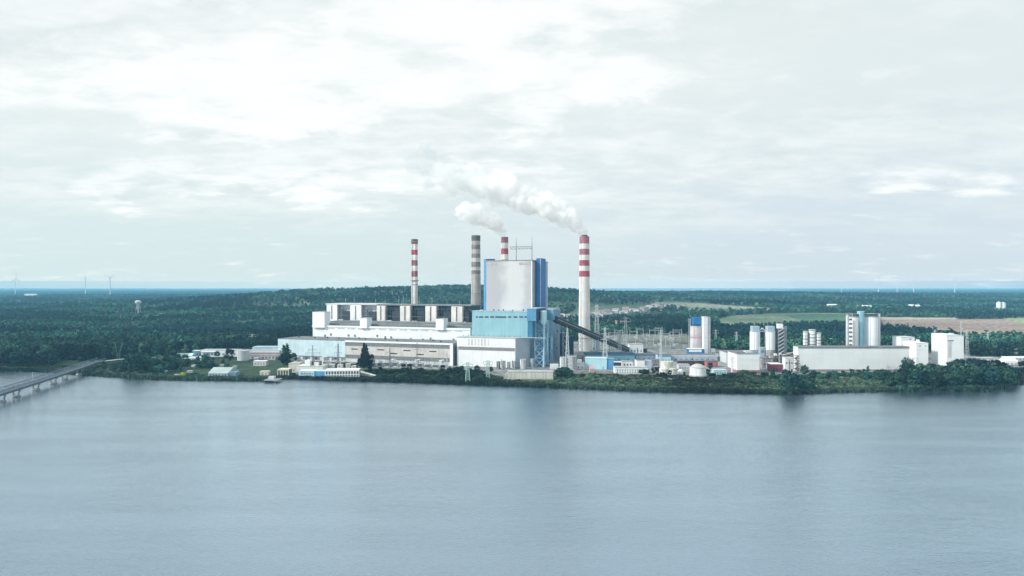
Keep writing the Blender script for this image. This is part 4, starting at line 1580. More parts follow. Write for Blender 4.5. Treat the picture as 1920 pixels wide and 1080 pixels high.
# two big silos with a blue lift shaft between
s1 = tank('tall white silo left of the blue lift shaft, railings on top', 1597, 1613.5, 676, 595.5, WHITE2, 0, 'silo', 'silo', PALE, None, 'big white silos')
s2 = tank('tall wide white silo right of the blue lift shaft, railings on top', 1626, 1652.5, 676, 595, WHITE2, 0, 'silo', 'silo', PALE, None, 'big white silos')
for s in (s1, s2):
    s.part('head_frame', MB().box(-s.r * .9, s.r * .5, -s.r * .6, s.r * .6, s.h + 1.0, s.h + 2.2), GREY)
    mb = MB()
    for k in range(8):
        a = 2 * math.pi * k / 8
        mb.bar((s.r * .8 * math.cos(a), s.r * .8 * math.sin(a), s.h), (s.r * .8 * math.cos(a), s.r * .8 * math.sin(a), s.h + 5), .25)
    s.part('posts', mb, GREY)
    s.part('top_deck', MB().lathe([(s.h + 4.6, s.r * .95), (s.h + 5.0, s.r * .95)], 30), GREY)
s2.part('side_pipe', MB().box(s2.r * .72, s2.r * 1.02, -s2.r * .7, -s2.r * .2, 0, s2.h + 5), PALE)
t = blk('lift_shaft', 'narrow pale blue lift shaft between the two big white silos', 'lift shaft', 1612.5, 1620.5, 676, 584.5, 8, mat('shaft_blue', (.32, .55, .66), .6, .1, .1, .1), SKYBLUE)
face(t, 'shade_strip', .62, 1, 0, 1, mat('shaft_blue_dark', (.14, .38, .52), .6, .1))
g = gp(1589, 677)
t = Thing('silo_stair', 'pale frame stair with dark zigzag flights on the left of the big silos', 'stair tower', g)
w, h = 6.6, zpx(589, g.y)
for a, b in ((0, 0), (w, 0), (0, 4), (w, 4)):
    t.part('leg', MB().bar((a, b, 0), (a, b, h), .45), PALE)
mb = MB()
for k in range(11):
    z = h * (k + .5) / 11
    mb.box(w * .4, w, -.1, 2, z, z + 2.6)
t.part('flights', mb, BROWN)
t.part('cladding', MB().box(0, w * .38, .3, 3.6, 0, h * .97), PALE)

# white blocks at the right end
t = blk('white_block', 'white block with a bright left face adjoining the right end of the long hall', 'industrial building', 1718, 1740.5, 686, 643.5, 30, WHITE2, WHITE)
face(t, 'joint', 0, 1, .70, .71, PALE, -.04, .05)
for u in (.25, .72):
    face(t, 'vent', u, u + .12, .86, .90, MIDGREY, -.06, .06)
t.part('roof_hut', MB().box(5, 8, 6, 9, t.h + .5, t.h + 4), WHITE)
t = blk('roof_house', 'white box with slanting top rising above the joint of the hall and block', 'industrial building', 1690, 1715, 676, 632.5, 22, WHITE2, PALE)
face(t, 'vent', .6, .75, .9, .94, MIDGREY, -.06, .06)
t = blk('tall_white_block', 'tallest white block at the right, ribbed bright left face and small dark sign strip', 'industrial building', 1775, 1807, 688, 630, 31, WHITE2, PALE)
face(t, 'sign_strip', .06, .40, .83, .865, MIDGREY, -.06, .06)
face(t, 'stain', .08, .3, .3, .82, mat('grey_stain', (.66, .68, .69), .7, .1, .2, .2), -.03, .05)
for k in range(9):
    y = 2 + k * 3.2
    t.part('rib', MB().box(-.22, -.02, y, y + .5, 2, t.h - 1), PALE)
t.part('parapet', MB().box(-.3, 15, -.3, 31, t.h + .52, t.h + 1.6), WHITE)
t.part('roof_hut', MB().box(10, 14, 8, 12, t.h + .52, t.h + 3), PALE)
t = Thing('radio_mast', 'white lattice radio mast behind the tallest white block', 'mast', gp(1802, 668))
h = zpx(605, t.o.location.y)
mb = MB()
for a in range(3):
    c, s = math.cos(a * 2.094), math.sin(a * 2.094)
    mb.bar((c * 1.3, s * 1.3, 0), (c * .6, s * .6, h), .3)
for k in range(18):
    z = h * k / 18
    r_ = 1.3 - .7 * k / 18
    for a in range(3):
        mb.bar((r_ * math.cos(a * 2.094), r_ * math.sin(a * 2.094), z), (r_ * math.cos((a + 1) * 2.094), r_ * math.sin((a + 1) * 2.094), z + h / 18), .18)
t.part('mast_frame', mb, STEEL)
t.part('aerial', MB().bar((0, 0, h), (0, 0, h + 3), .3), WHITE)
t.part('dish', MB().lathe([(h * .8, .3), (h * .8 + 1.5, 1.2)], 12, (1.2, -1)), WHITE)
t = blk('low_shed', 'low long grey shed right of the tallest white block', 'shed', 1808, 1872, 682, 672, 14, PALE, ROOFP)
wins(t, 9, 1.2, 2, .5, MIDGREY)
t = blk('low_shed', 'low shed with clean white roof near the right edge of the works', 'shed', 1893, 1940, 676, 671, 16, PALE, WHITE2)
wins(t, 6, .8, 1.6, .5, MIDGREY)
t = blk('white_tent_hall', 'small white hall with pitched white roof among the right-hand trees', 'hall', 1886, 1909, 684, 677.5, 14, WHITE2, WHITE2, gable=4)
wins(t, 3, .4, 1.6, .5, GREY)
t = blk('dark_shed', 'dark open shed beside the small white pitched hall', 'shed', 1866, 1884, 682, 676, 10, DARK, MIDGREY)
wins(t, 3, .4, 1.2, .5, NAVY)

# blue and white silo group in the middle
g = gp(1297, 663)
t = tank('white concrete silo with a dull pink band under a blue head house', 1297, 1319, 663, 612.5, mat('silo_concrete', (.62, .59, .60), .8, .12, .1, .2), 0, 'silo', 'silo', PALE)
t.part('pink_band', MB().lathe([(t.h * .56, t.r + .05), (t.h * .61, t.r + .07), (t.h * .64, t.r + .05)], 36), mat('dull_pink_band', (.50, .36, .40), .8, .2, .2))
t.part('pink_band', MB().lathe([(t.h * .68, t.r + .05), (t.h * .70, t.r + .05)], 36), mat('dull_pink_band', (.50, .36, .40)))
zz = zpx(608.5, g.y + 4)
t.part('head_house', MB().box(-t.r * .58, t.r * 1.0, -t.r * .7, t.r * .7, zz, zpx(595, g.y + 4)), BLUE, label='bright blue head house on the silo')
mb = MB()
for a in (-.5, .2, .9):
    for b in (-.6, .6):
        mb.bar((t.r * a, t.r * b, t.h), (t.r * a, t.r * b, zz), .5)
t.part('head_posts', mb, DARK)
t = blk('white_lift_tower', 'slim white square tower touching the blue-headed silo', 'tower', 1319.5, 1327, 664, 594.5, 13, WHITE, PALE)
t.part('grey_side', MB().box(t.w + .02, t.w + 4.2, .5, 12.5, 0, t.h), mat('tower_side_grey', (.46, .48, .50), .7, .15, .1, .1))
for k in range(9):
    t.part('joint', MB().box(-.03, t.w + .03, -.06, -.01, t.h * k / 9, t.h * k / 9 + .25), PALE)
t = blk('blue_silo_base', 'low white and blue house at the foot of the blue-headed silo', 'industrial building', 1291, 1321, 666, 654.5, 12, BLUE, WHITE2)
face(t, 'white_panel', .03, .82, .5, .92, WHITE2)
wins(t, 4, .6, 1.8, .5, NAVY)
t = Thing('silo_scaffold', 'tall thin pipe scaffold standing left of the blue-headed silo', 'scaffold', gp(1292, 660))
h = zpx(597, t.o.location.y)
mb = MB()
for a in (0, 2.5):
    for b in (0, 2.5):
        mb.bar((a, b, 0), (a, b, h), .28)
for k in range(14):
    mb.bar((0, 0, h * k / 14), (2.5, 0, h * (k + 1) / 14), .2)
    mb.bar((0, 2.5, h * (k + 1) / 14), (2.5, 2.5, h * k / 14), .2)
t.part('frame', mb, STEEL)
t.part('platform', MB().box(-.3, 2.8, -.3, 2.8, h * .8, h * .8 + .3), STEEL)
t = blk('small_pale_house', 'tiny pale flat house right of the slim white tower', 'house', 1334, 1341, 664, 655, 6, PALE, WHITE2)
wins(t, 2, .8, 2, .5)

# long blue building and its neighbours
t = blk('long_blue_building', 'long low cyan building under a dark blue roof behind the pylons', 'industrial building', 1098, 1190, 676, 663.5, 26, mat('mid_cyan_cladding', (.30, .62, .74), .6, .14, .1, .15, panel=8.0), NAVY)
t.part('roof_band', MB().box(-.4, t.w + .4, -.2, 0, t.h - 2.4, t.h - .02), mat('dark_blue_fascia', (.08, .24, .40), .6, .2))
face(t, 'door', .3, .34, 0, .5, MIDBLUE)
wins(t, 5, 1, 1.6, .3, SLATE)
t = blk('cyan_block', 'pale cyan box with darker blue right end, before the long cyan building', 'industrial building', 1097, 1137, 692, 672, 16, CYAN, SKYBLUE, rot=-9)
t.part('blue_end', MB().box(t.w + .02, t.w + 8, 1, 15, 0, t.h - .6), MIDBLUE)
t.part('blue_end_roof', MB().box(t.w + .3, t.w + 8.3, .7, 15.3, t.h - .58, t.h - .1), SLATE)
face(t, 'seam', .86, .87, 0, 1, TEAL, -.04, .05)
wins(t, 1, .3, 3.4, .12, SLATE, .7, .95, 'door')
for i, (x0, x1, yb, yt, m, lb) in enumerate(((1192, 1232, 675, 664.5, SLATEP, 'pale slate length of the long low gallery right of the cyan building'), (1233, 1258, 678, 665.5, CYAN, 'pale blue length of the long low gallery behind the cream tanks'),
                                             (1259, 1345, 677, 665.5, SLATEP, 'longest pale grey length of the low gallery, in front of the blue-headed silo'), (1346, 1372, 675, 664, PALE, 'last grey length of the low gallery next to the white box'))):
    t = blk('low_gallery', lb, 'industrial building', x0, x1, yb, yt, 13, m, ROOF if i % 2 else MIDGREY)
    face(t, 'roof_band', 0, 1, .72, .98, SLATE if i < 2 else PALE)
    wins(t, max(4, int(t.w / 7)), .8, 2.2, .55, SLATE)
t = blk('white_office', 'long low white office with a row of small windows behind the scrub', 'office', 1153, 1215, 700.5, 689, 12, WHITE2, ROOFP)
wins(t, 12, 3.4, 1.5, .4, SLATE)
wins(t, 12, .9, 1.5, .4, SLATE)
t = blk('white_block', 'white cube with a brown roof edge behind the long low white office', 'industrial building', 1194, 1209, 691, 675.5, 14, WHITE2, BROWN)
t.part('pale_wing', MB().box(t.w + .02, t.w + 8.5, 1, 13, 0, t.h - .5), SLATEP)
wins(t, 2, 1, 2, .2, SLATE)
t = blk('small_white_house', 'small white house with three dark windows left of the white cube', 'house', 1167, 1186, 689, 678, 9, WHITE, ROOFP)
wins(t, 3, 2.4, 2.2, .4, NAVY)
t = blk('dark_canopy', 'white-edged dark canopy between the cyan block and small white house', 'canopy', 1148, 1166, 686, 679.5, 8, DARK, WHITE2)
wins(t, 2, .3, 2, .6, NAVY)
t = blk('pink_hut', 'small white hut with pink roof by the river bank', 'hut', 1105.5, 1114, 697, 691, 5, CREAM, PINK, gable=2.6)
face(t, 'pink_gable', 0, 1, .6, 1, PINK)
wins(t, 2, .5, 1.2, .3, BROWN)
t = blk('grey_shed', 'grey shed with dark roof between the white cube and the cream tanks', 'shed', 1223, 1239, 686, 675, 10, mat('mauve_grey_cladding', (.36, .32, .34)), mat('mauve_roof', (.20, .20, .24), .9, .2))
wins(t, 3, .6, 1.8, .4, NAVY)
t = blk('white_block', 'white small block left of the cyan box building', 'industrial building', 1080, 1096, 692, 681, 8, WHITE, PALE)
t.part('roof_house', MB().box(2, t.w * .7, 1.5, 6, t.h + .5, t.h + 4), WHITE2)
wins(t, 2, 1, 2, .3, SLATE)
t = blk('mauve_pipe_yard', 'jumbled mauve grey pipework house left of the long blue building', 'industrial building', 1080, 1097, 681, 668, 12, mat('mauve_grey_cladding', (.36, .32, .34)), MIDGREY)
for k in range(8):
    xx = random.uniform(0, t.w)
    t.part('pipe', MB().bar((xx, -.6, 0), (xx + 1, -.6, t.h * random.uniform(.7, 1.3)), .4, n=6), (BROWN, PALE, MIDGREY)[k % 3])
t = blk('white_shed', 'white flat shed at the lower end of the dark conveyor', 'shed', 1180, 1206, 662, 646, 14, WHITE, ROOFP)
face(t, 'door', .55, .62, 0, .6, MIDGREY)
wins(t, 4, 2, 3, .4, SLATE)
t = blk('white_pump_house', 'narrow white block at the foot of the tallest chimney', 'industrial building', 1109.5, 1117.5, 658, 637.5, 10, WHITE2, ROOFP)
t.part('slate_side', MB().box(t.w + .02, t.w + 6, 1, 9, 0, t.h - 1), SLATEP)
wins(t, 1, 2, 3, .3)
t = blk('dark_blue_annex', 'dark navy house under the upper end of the coal conveyor', 'industrial building', 1051, 1061, 672, 625, 14, NAVY, SLATE)
t.part('right_bay', MB().box(t.w + 2.2, t.w + 11, 1, 13, 0, t.h - 4), NAVY)
t.part('pale_gap', MB().box(t.w + .02, t.w + 2.18, 2, 12, 0, t.h - 12), SLATEP)
wins(t, 1, t.h - 6, 4, .5)
t = blk('red_shed', 'faded red shed with dark bays left of the white box building', 'shed', 1325, 1346, 688, 677, 10, mat('faded_red_cladding', (.46, .16, .17), .8, .25, .2, .2), ROOF)
wins(t, 3, .5, 2.4, .4, BROWN)
t = blk('dark_red_row', 'low row of dark red garages below the long grey gallery', 'garages', 1272, 1324, 686, 677, 9, mat('dark_red_cladding', (.10, .045, .06), .8, .4, .2, .2), ROOF)
wins(t, 8, .4, 3, .6, DARK, name='door')
t = blk('pale_low_shed', 'pale low shed with flat roof between the cream drums and white tank', 'shed', 1272, 1293, 692, 684, 9, PALE, ROOFP)
wins(t, 4, .6, 1.6, .5, MIDGREY)

# tanks near the bank
t = tank('upper cream drum of the cream tank group near the river bank', 1241, 1265, 699, 679, CREAM, .6, roofm=CREAM)
t = tank('wide low domed cream tank at the left of the cream tank group', 1238, 1257, 704, 693, mat('cream_tank', (.72, .73, .66), .7, .12, .2, .2), 4.2)
t = tank('low pale cream drum at the right of the cream tank group', 1255, 1270, 704, 692, mat('cream_tank', (.72, .73, .66)), .8)
t = tank('smallest white dome tank between the cream tanks and white tank', 1272, 1283, 702, 696.5, WHITE, 2.6)
t = tank('big round white tank with grey pointed roof near the river bank', 1297.5, 1327.5, 708, 690, WHITE2, 4.4, roofm=mat('tank_roof', (.50, .48, .47), .8, .2, .2))
t.part('foot_ring', MB().lathe([(-.5, t.r + .9), (2.2, t.r + .9), (2.3, t.r + .1)], 36), CONC)
t = blk('cyan_cabins', 'row of small pale cyan cabins right of the big white tank', 'cabins', 1338, 1363, 702, 694.5, 8, CYAN, SKYBLUE)
wins(t, 5, .5, 2, .5, SLATE)
t = tank('round grey tank below the blue transfer tower', 1050, 1062, 694, 671, PALE, .6)
t = tank('round grey tank with ribbed side, right of its twin below the conveyor', 1064, 1082, 694, 669, mat('ribbed_grey', (.50, .53, .54), .6, .25, .5, .35), .6)
t = tank('small grey upright tank at the foot of the white annex block', 975, 986, 692, 675, PALE, .4)
t = tank('smaller grey upright tank near the shaded side of the annex block', 995, 1000.5, 691, 674.5, PALE, .4)
t = blk('white_container', 'small white cabin below the blue transfer tower', 'cabin', 1032, 1047, 692, 684, 6, WHITE2, WHITE2)
wins(t, 3, .6, 1.4, .3, GREY)
t = blk('bank_wall', 'long pale concrete screen house on the bank below the transfer tower', 'concrete structure', 952, 1037, 712, 697.5, 12, mat('pale_bank_concrete', (.66, .66, .60), .85, .12, .08, .25), ROOFP)
t.part('sloping_end', MB().add([(-5, 0, -.5), (-.02, 0, -.5), (-.02, 0, 8.6), (-5, 9, -.5), (-.02, 9, -.5), (-.02, 9, 8.6)], [(0, 1, 2), (3, 5, 4), (0, 2, 5, 3), (1, 4, 5, 2), (0, 3, 4, 1)]), CONC)
face(t, 'joint', .33, .335, 0, 1, GREY, -.05, .05)
face(t, 'joint', .77, .775, 0, 1, GREY, -.05, .05)
face(t, 'stain', .02, .98, 0, .12, mat('bank_stain', (.33, .32, .27), .9, .3, .3), -.04, .06)

# blue boxes in front of the annex block
t = blk('blue_transformer_house', 'blue box house with white roof in front of the white annex block', 'industrial building', 859, 885, 683, 661, 14, MIDBLUE, WHITE2, rot=-16)
t.part('dark_end', MB().box(t.w + .02, t.w + 2.6, .3, 13.6, 2, t.h - .2), NAVY)
face(t, 'white_base', 0, 1, 0, .12, WHITE)
wins(t, 2, t.h * .4, 1.5, .1, NAVY)
t = blk('blue_cooler', 'dark blue cooler box with white pipes on its top, right of the blue box house', 'industrial building', 897, 922, 683, 666, 9, BLUE, NAVY)
t.part('dark_bay', MB().box(.2, 5, -.4, -.05, 1, t.h * .9), NAVY)
for k in range(6):
    xx = t.w * (.32 + .11 * k)
    t.part('pipe', MB().bar((xx, -.7, 1.5), (xx, -.7, t.h + random.uniform(1, 4.5)), .5, n=6), WHITE2)
t.part('beam', MB().box(0, t.w, -1.4, -.3, 1.2, 2.4), PALE)
rr = random.Random(8)
for i, (x0, x1, yt) in enumerate(((931, 938, 678), (940, 948, 677), (951, 957, 679), (960, 966, 678))):
    t = blk('pump_skid', ('leftmost', 'second', 'third', 'rightmost')[i] + ' grey pipework skid along the foot of the annex block', 'machinery', x0, x1, 692, yt, 5, (MIDGREY, PALE, GREY, PALE)[i], PALE)
    for k in range(5):
        xx = rr.uniform(0, t.w)
        t.part('pipe', MB().bar((xx, -.6, 0), (xx + rr.uniform(-2, 2), -.6, t.h * rr.uniform(.6, 1.3)), .35, n=6), (WHITE, MIDGREY, DARK)[k % 3])

# transformers along the hall front
tl = [(548, 683), (562, 683), (578, 684), (594, 684), (612, 685), (628, 685), (646, 686), (700, 687), (714, 687.5), (727, 688), (742, 688), (757, 688.5), (773, 689), (789, 689), (803, 689.5), (818, 690), (833, 690)]
proto = None
for i, (x, yb) in enumerate(tl):
    g = gp(x, yb)
    if proto is None:
        t = Thing('power_transformer', 'pale grey transformer with radiators and bushings in the row before the long hall', 'transformer', g, TH, 'transformers along the hall front')
        t.part('body', MB().box(-3.4, 3.4, -2, 2, .6, 5.2), PALE)
        t.part('base', MB().box(-4, 4, -2.6, 2.6, -.3, .6), CONC)
        mb = MB()
        for k in range(8):
            mb.box(-3.2 + k * .8, -2.9 + k * .8, -2.7, -2.02, 1.2, 4.6)
        t.part('radiator', mb, MIDGREY)
        t.part('conservator', MB().bar((-2.6, .6, 6.4), (2.4, .6, 6.4), .9, n=10), WHITE)
        for k in range(3):
            t.part('bushing', MB().bar((-2 + 2 * k, -.6, 5.2), (-2.3 + 2 * k, -.8, 8.6), .3, n=6), BROWN)
        proto = t.o
    else:
        copy_thing(proto, g, TH, (1, 1, random.uniform(.85, 1.25)))
for i, (x, yb) in enumerate(((606, 681), (690, 684.5), (735, 686), (781, 687), (826, 688), (555, 680))):
    g = gp(x, yb)
    t = Thing('fire_wall', 'pale grey partition wall standing between transformers before the long hall', 'wall', g, TH, 'partition walls between transformers')
    t.part('slab', MB().box(-.4, 3.4, -4, 4, -.3, 8.2), PALE)
    t.part('coping', MB().box(-.6, 3.6, -4.2, 4.2, 8.2, 8.6), WHITE)


# ------------------------------------------------------------------ waterside pump house group
t = blk('pump_house', 'pump house by the water with cyan front, dark windows and a blue right end', 'pump house', 560, 590, 706.5, 695.5, 12, CYAN, WHITE, rot=-6)
t.part('blue_end', MB().box(t.w + .02, t.w + 12, .8, 12, -.5, t.h - .3), MIDBLUE)
t.part('blue_end_roof', MB().box(t.w + .3, t.w + 12.4, .4, 12.4, t.h - .28, t.h + .3), SKYBLUE)
wins(t, 8, t.h * .4, 2.2, .6, SLATE, .12, .95)
face(t, 'plinth', 0, 1, 0, .2, WHITE)
t = blk('white_machine_hall', 'white flat machine hall behind the cyan pump house', 'pump house', 556, 606, 702, 687, 22, WHITE, CREAM)
t.part('rooftop_house', MB().box(9, 15, 1, 9, t.h + .5, t.h + 6.5), WHITE2)
t.part('rooftop_house', MB().box(19, 24, 3, 9, t.h + .5, t.h + 4.0), WHITE)
t.part('rusty_rack', MB().box(15.2, 25, 8, 14, t.h + .5, t.h + 5), BROWN)
wins(t, 6, 3, 2.4, .5, MIDGREY)
t = blk('cream_drum_house', 'low cream house with flat pale roof left of the white machine hall', 'pump house', 541, 561, 699, 682, 18, CREAM, ROOFP)
wins(t, 3, 2, 2, .5, GREY)
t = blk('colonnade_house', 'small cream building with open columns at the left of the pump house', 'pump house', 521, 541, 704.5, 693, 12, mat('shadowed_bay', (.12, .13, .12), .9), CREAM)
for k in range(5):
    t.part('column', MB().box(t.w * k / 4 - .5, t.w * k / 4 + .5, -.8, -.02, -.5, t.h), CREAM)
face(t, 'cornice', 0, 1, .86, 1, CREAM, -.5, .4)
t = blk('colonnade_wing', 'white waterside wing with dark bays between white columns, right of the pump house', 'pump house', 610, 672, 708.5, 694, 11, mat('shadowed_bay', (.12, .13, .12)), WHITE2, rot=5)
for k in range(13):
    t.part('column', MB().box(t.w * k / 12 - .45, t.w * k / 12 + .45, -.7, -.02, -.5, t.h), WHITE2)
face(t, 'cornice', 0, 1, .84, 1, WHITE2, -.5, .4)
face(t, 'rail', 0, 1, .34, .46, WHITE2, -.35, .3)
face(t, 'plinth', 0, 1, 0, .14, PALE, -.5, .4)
for i, x in enumerate((616, 632, 648, 659)):
    t2 = blk('intake_house', ('leftmost', 'second', 'third', 'rightmost')[i] + ' white cubic hut on the apron behind the white colonnade wing', 'hut', x, x + (10, 9, 8, 7)[i], 698, (684, 685, 683, 686.5)[i], 6, WHITE if i % 2 else mat('greyish_hut', (.6, .61, .6)), CREAM)
    wins(t2, 1, t2.h * .75, 1.2, .4, GREY, name='vent')
t = Thing('quay_apron', 'pale concrete ramp sloping to the right of the white colonnade wing', 'ramp', gp(672, 704))
t.part('slab', MB().add([(0, -6, -.4), (24, -10, -.4), (24, -5, -.4), (0, 9, -.4), (0, -6, 4.5), (24, -10, .5), (24, -5, .5), (0, 9, 4.5)], [(0, 3, 2, 1), (4, 5, 6, 7), (0, 1, 5, 4), (1, 2, 6, 5), (2, 3, 7, 6), (3, 0, 4, 7)]), CONC)
t.part('kerb', MB().bar((0, -6, 4.7), (24, -10, .7), .5), WHITE)
t = Thing('jetty', 'small dark jetty with a grey block at the water left of the pump house', 'jetty', gp(499, 713))
t.part('deck', MB().box(0, 15, -7, 8, .4, 1.3), GREY)
for k in range(4):
    t.part('pile', MB().box(1 + 4 * k, 2 + 4 * k, -6.6, -5.6, -4, .4), DARK)
t.part('block', MB().box(3, 9, -2, 4, 1.3, 4.2), PALE)

# left-hand yard
t = blk('greenhouse_hall', 'broad pale green roofed hall close to the water, left bank', 'hall', 390, 427, 705.5, 700, 30, SLATEP, mat('pale_green_roof', (.36, .46, .45), .7, .1, .1), gable=5.2)
t.part('blue_porch', MB().box(t.w + .02, t.w + 9, 1, 12, 0, 4.4), SLATE)
wins(t, 6, .6, 1.8, .5, MIDGREY)
t = blk('cream_hut', 'small cream hut on the green strip left of the pump house', 'hut', 487, 503, 703.5, 697, 7, CREAM, CREAM)
wins(t, 2, .7, 1.4, .3, GREY)
t = blk('pinkish_house', 'small pinkish white house on the lawn left of the poplars', 'house', 475, 498.5, 686, 677.5, 9, mat('pinkish_render', (.70, .65, .66), .8, .1, .2, .2), WHITE2)
wins(t, 4, 1.5, 2, .35, SLATE)
t = blk('grey_hut', 'small grey hut just behind the pinkish white house', 'hut', 476, 484, 677, 671, 6, SLATEP, PALE)
wins(t, 2, .8, 1.6, .4)
t = tank('round grey tank behind the lawn, beside a dark round tree', 441, 463, 676.5, 657.5, PALE, .6)
t = blk('pink_striped_hall', 'broad pinkish hall with white strips left of the pale blue hall', 'industrial hall', 468, 524, 673.5, 657, 26, mat('pinkish_cladding', (.66, .57, .59), .7, .12, .1, .15), PALE)
face(t, 'white_strip', 0, 1, .80, .98, WHITE)
face(t, 'window_strip', 0, 1, .60, .66, BROWN)
face(t, 'window_strip', 0, 1, .36, .42, MIDGREY)
wins(t, 8, .6, 3, .6, MIDGREY)
t.part('saw_roof', MB().box(2, t.w - 2, 4, 22, t.h + .5, t.h + 4.5), SLATEP)
t = blk('white_workshop', 'long white workshop with flat roof behind the round tree, left yard', 'workshop', 377, 446, 668, 656.5, 16, WHITE, ROOFP)
wins(t, 9, 2, 2.4, .5, SLATE)
t.part('canopy', MB().box(0, t.w * .4, -2.5, -.1, t.h * .7, t.h * .78), WHITE2)
t = blk('slate_cabin', 'small slate blue cabin at the left end of the white workshop', 'cabin', 361, 373, 668, 658, 9, SLATE, WHITE2)
wins(t, 2, 2, 2, .4)
t = blk('turquoise_roof_shed', 'shed with pale turquoise hipped roof under the forest edge', 'shed', 327, 359, 671, 667.5, 14, mat('turquoise_wall', (.15, .38, .40), .7, .1), mat('turquoise_roof', (.52, .74, .76), .6, .1, .1), gable=3.4)
wins(t, 5, .4, 1.6, .4, NAVY)
t = blk('white_sheds', 'pair of low white flat sheds in front of the white workshop', 'shed', 352, 376, 676, 671, 12, WHITE, WHITE2)
t.part('second_bay', MB().box(-12, -.02, 2, 11, -.3, t.h * .7), WHITE)
wins(t, 4, .5, 1.6, .5, GREY)
for i, (x, y, lb) in enumerate(((304, 699, 'white van roofed hut under the dark riverside tree'), (359, 688.5, 'small bright white kiosk on the left lawn'), (350, 698.5, 'low white greenhouse frame beside the yellow shrub'),
                                (326, 704.5, 'low white slab hut near the water, left bank'), (436, 690, 'low white hut above the pale green roofed hall'), (413, 687, 'tiny grey roofed hut among the dark shrubs'))):
    t = blk('small_hut', lb, 'hut', x, x + (6, 4, 9, 9, 6, 6)[i], y, y - (3.2, 3.0, 2.4, 1.6, 2.8, 2.6)[i], 5, WHITE if i in (0, 1) else PALE, WHITE if i < 2 else ROOFP)
    wins(t, 2, .4, .9, .3, GREY, name='door')


# ------------------------------------------------------------------ bridge and road
BZ = 7.2
bpts = [Vector((-418, 470, 0)), Vector((-438, 552, 0)), Vector((-458.5, 632, 0)), Vector((-470, 678, 0)), Vector((-481, 718, 0)), Vector((-490, 752, 0)), Vector((-503, 800, 0)), Vector((-515, 838, 0)), Vector((-518, 862, 0))]
t = Thing('road_bridge', 'long grey beam bridge on twin-legged concrete piers crossing the water at the left', 'bridge', (-458.5, 632, 0))
o0 = t.o.location


def ribbon(pts, w0, w1, z0, z1):
    """box beam along a line of points, from offset w0 to w1 across, z0 to z1"""
    mb = MB()
    L_, R_ = [], []
    for i, p in enumerate(pts):
        a = pts[max(0, i - 1)]
        b = pts[min(len(pts) - 1, i + 1)]
        dd = (b - a)
        s = Vector((dd.y, -dd.x, 0)).normalized()
        L_.append(p + s * w0)
        R_.append(p + s * w1)
    n = len(pts)
    vs = []
    for i in range(n):
        zz = pts[i].z
        vs += [(L_[i].x, L_[i].y, z0 + zz), (R_[i].x, R_[i].y, z0 + zz), (R_[i].x, R_[i].y, z1 + zz), (L_[i].x, L_[i].y, z1 + zz)]
    fs = []
    for i in range(n - 1):
        o = 4 * i
        for a, b in ((0, 1), (1, 2), (2, 3), (3, 0)):
            fs.append((o + a, o + 4 + a, o + 4 + b, o + b)[::-1])
    fs += [(0, 1, 2, 3), (4 * n - 4, 4 * n - 1, 4 * n - 2, 4 * n - 3)]
    return mb.add(vs, fs)


rel = [p - o0 for p in bpts]
STONE = mat('bridge_grey', (.12, .15, .19), .8, .2, .2, .2)
t.part('girder', ribbon(rel, -3.2, 3.2, BZ - 2.6, BZ - .62), mat('bridge_girder', (.13, .165, .21), .7, .2, .2, .2))
t.part('deck', ribbon(rel, -5.0, 5.0, BZ - .6, BZ), STONE)
t.part('carriageway', ribbon(rel, -3.4, 3.4, BZ + .004, BZ + .05), mat('bridge_asphalt', (.09, .11, .14), .9, .2, .1))
for s in (-4.8, 4.8):
    mb = ribbon(rel, s - .15, s + .15, BZ + 2.3, BZ + 2.9)
    dense = []
    for a, b in zip(rel[:-1], rel[1:]):
        n = max(1, int((b - a).length / 5))
        dense += [a.lerp(b, i / n) for i in range(n)]
    dense.append(rel[-1])
    for i in range(len(dense) - 1):
        a, b = dense[i], dense[i + 1]
        q = Vector(((b - a).y, -(b - a).x, 0)).normalized() * s
        mb.bar(a + q + Vector((0, 0, BZ)), a + q + Vector((0, 0, BZ + 2.6)), .34)
        mb.bar((a if i % 2 else b) + q + Vector((0, 0, BZ)), (b if i % 2 else a) + q + Vector((0, 0, BZ + 2.6)), .32)
    t.part('truss', mb, mat('truss_slate', (.17, .215, .27), .6, .2))
for i, (x, y) in enumerate(((0.0, 753.5), (31.5, 744), (66, 731.5), (97.5, 720), (125, 712.5), (150, 702.5))):
    d = F * (H - WZ) / (y - HY)
    # the point of the bridge line at this distance
    k = next(j for j in range(len(bpts) - 1) if bpts[j].y <= d <= bpts[j + 1].y)
    a = (d - bpts[k].y) / (bpts[k + 1].y - bpts[k].y)
    c = bpts[k].lerp(bpts[k + 1], a) - o0
    o = t.part('pile_cap', MB().lathe([(WZ - 3, 3.9), (WZ + .5, 3.9), (WZ + 1.2, 3.6), (WZ + 1.5, 3.2)], 18, (c.x, c.y)), mat('pier_concrete', (.27, .28, .28), .85, .2, .3, .3))
    for s in (-1, 1):
        t.part('pier_leg', MB().bar((c.x + s * 2.0, c.y, WZ + 1.2), (c.x + s * 3.3, c.y, BZ - 3.1), .9, n=8), mat('pier_concrete', (.27, .28, .28), .85, .2, .3, .3), o)
    t.part('crosshead', MB().box(c.x - 4.4, c.x + 4.4, c.y - 1, c.y + 1, BZ - 3.1, BZ - 2.62), mat('pier_concrete', (.27, .28, .28), .85, .2, .3, .3), o)
mb = MB()
p = bpts[3].lerp(bpts[2], .08) - o0
mb.bar((p.x - 4.7, p.y, BZ), (p.x - 4.7, p.y, BZ + 8), .2)
mb.bar((p.x - 4.7, p.y, BZ + 8), (p.x - 3.0, p.y, BZ + 8.2), .15)
t.part('lamp_post', mb, STEEL)

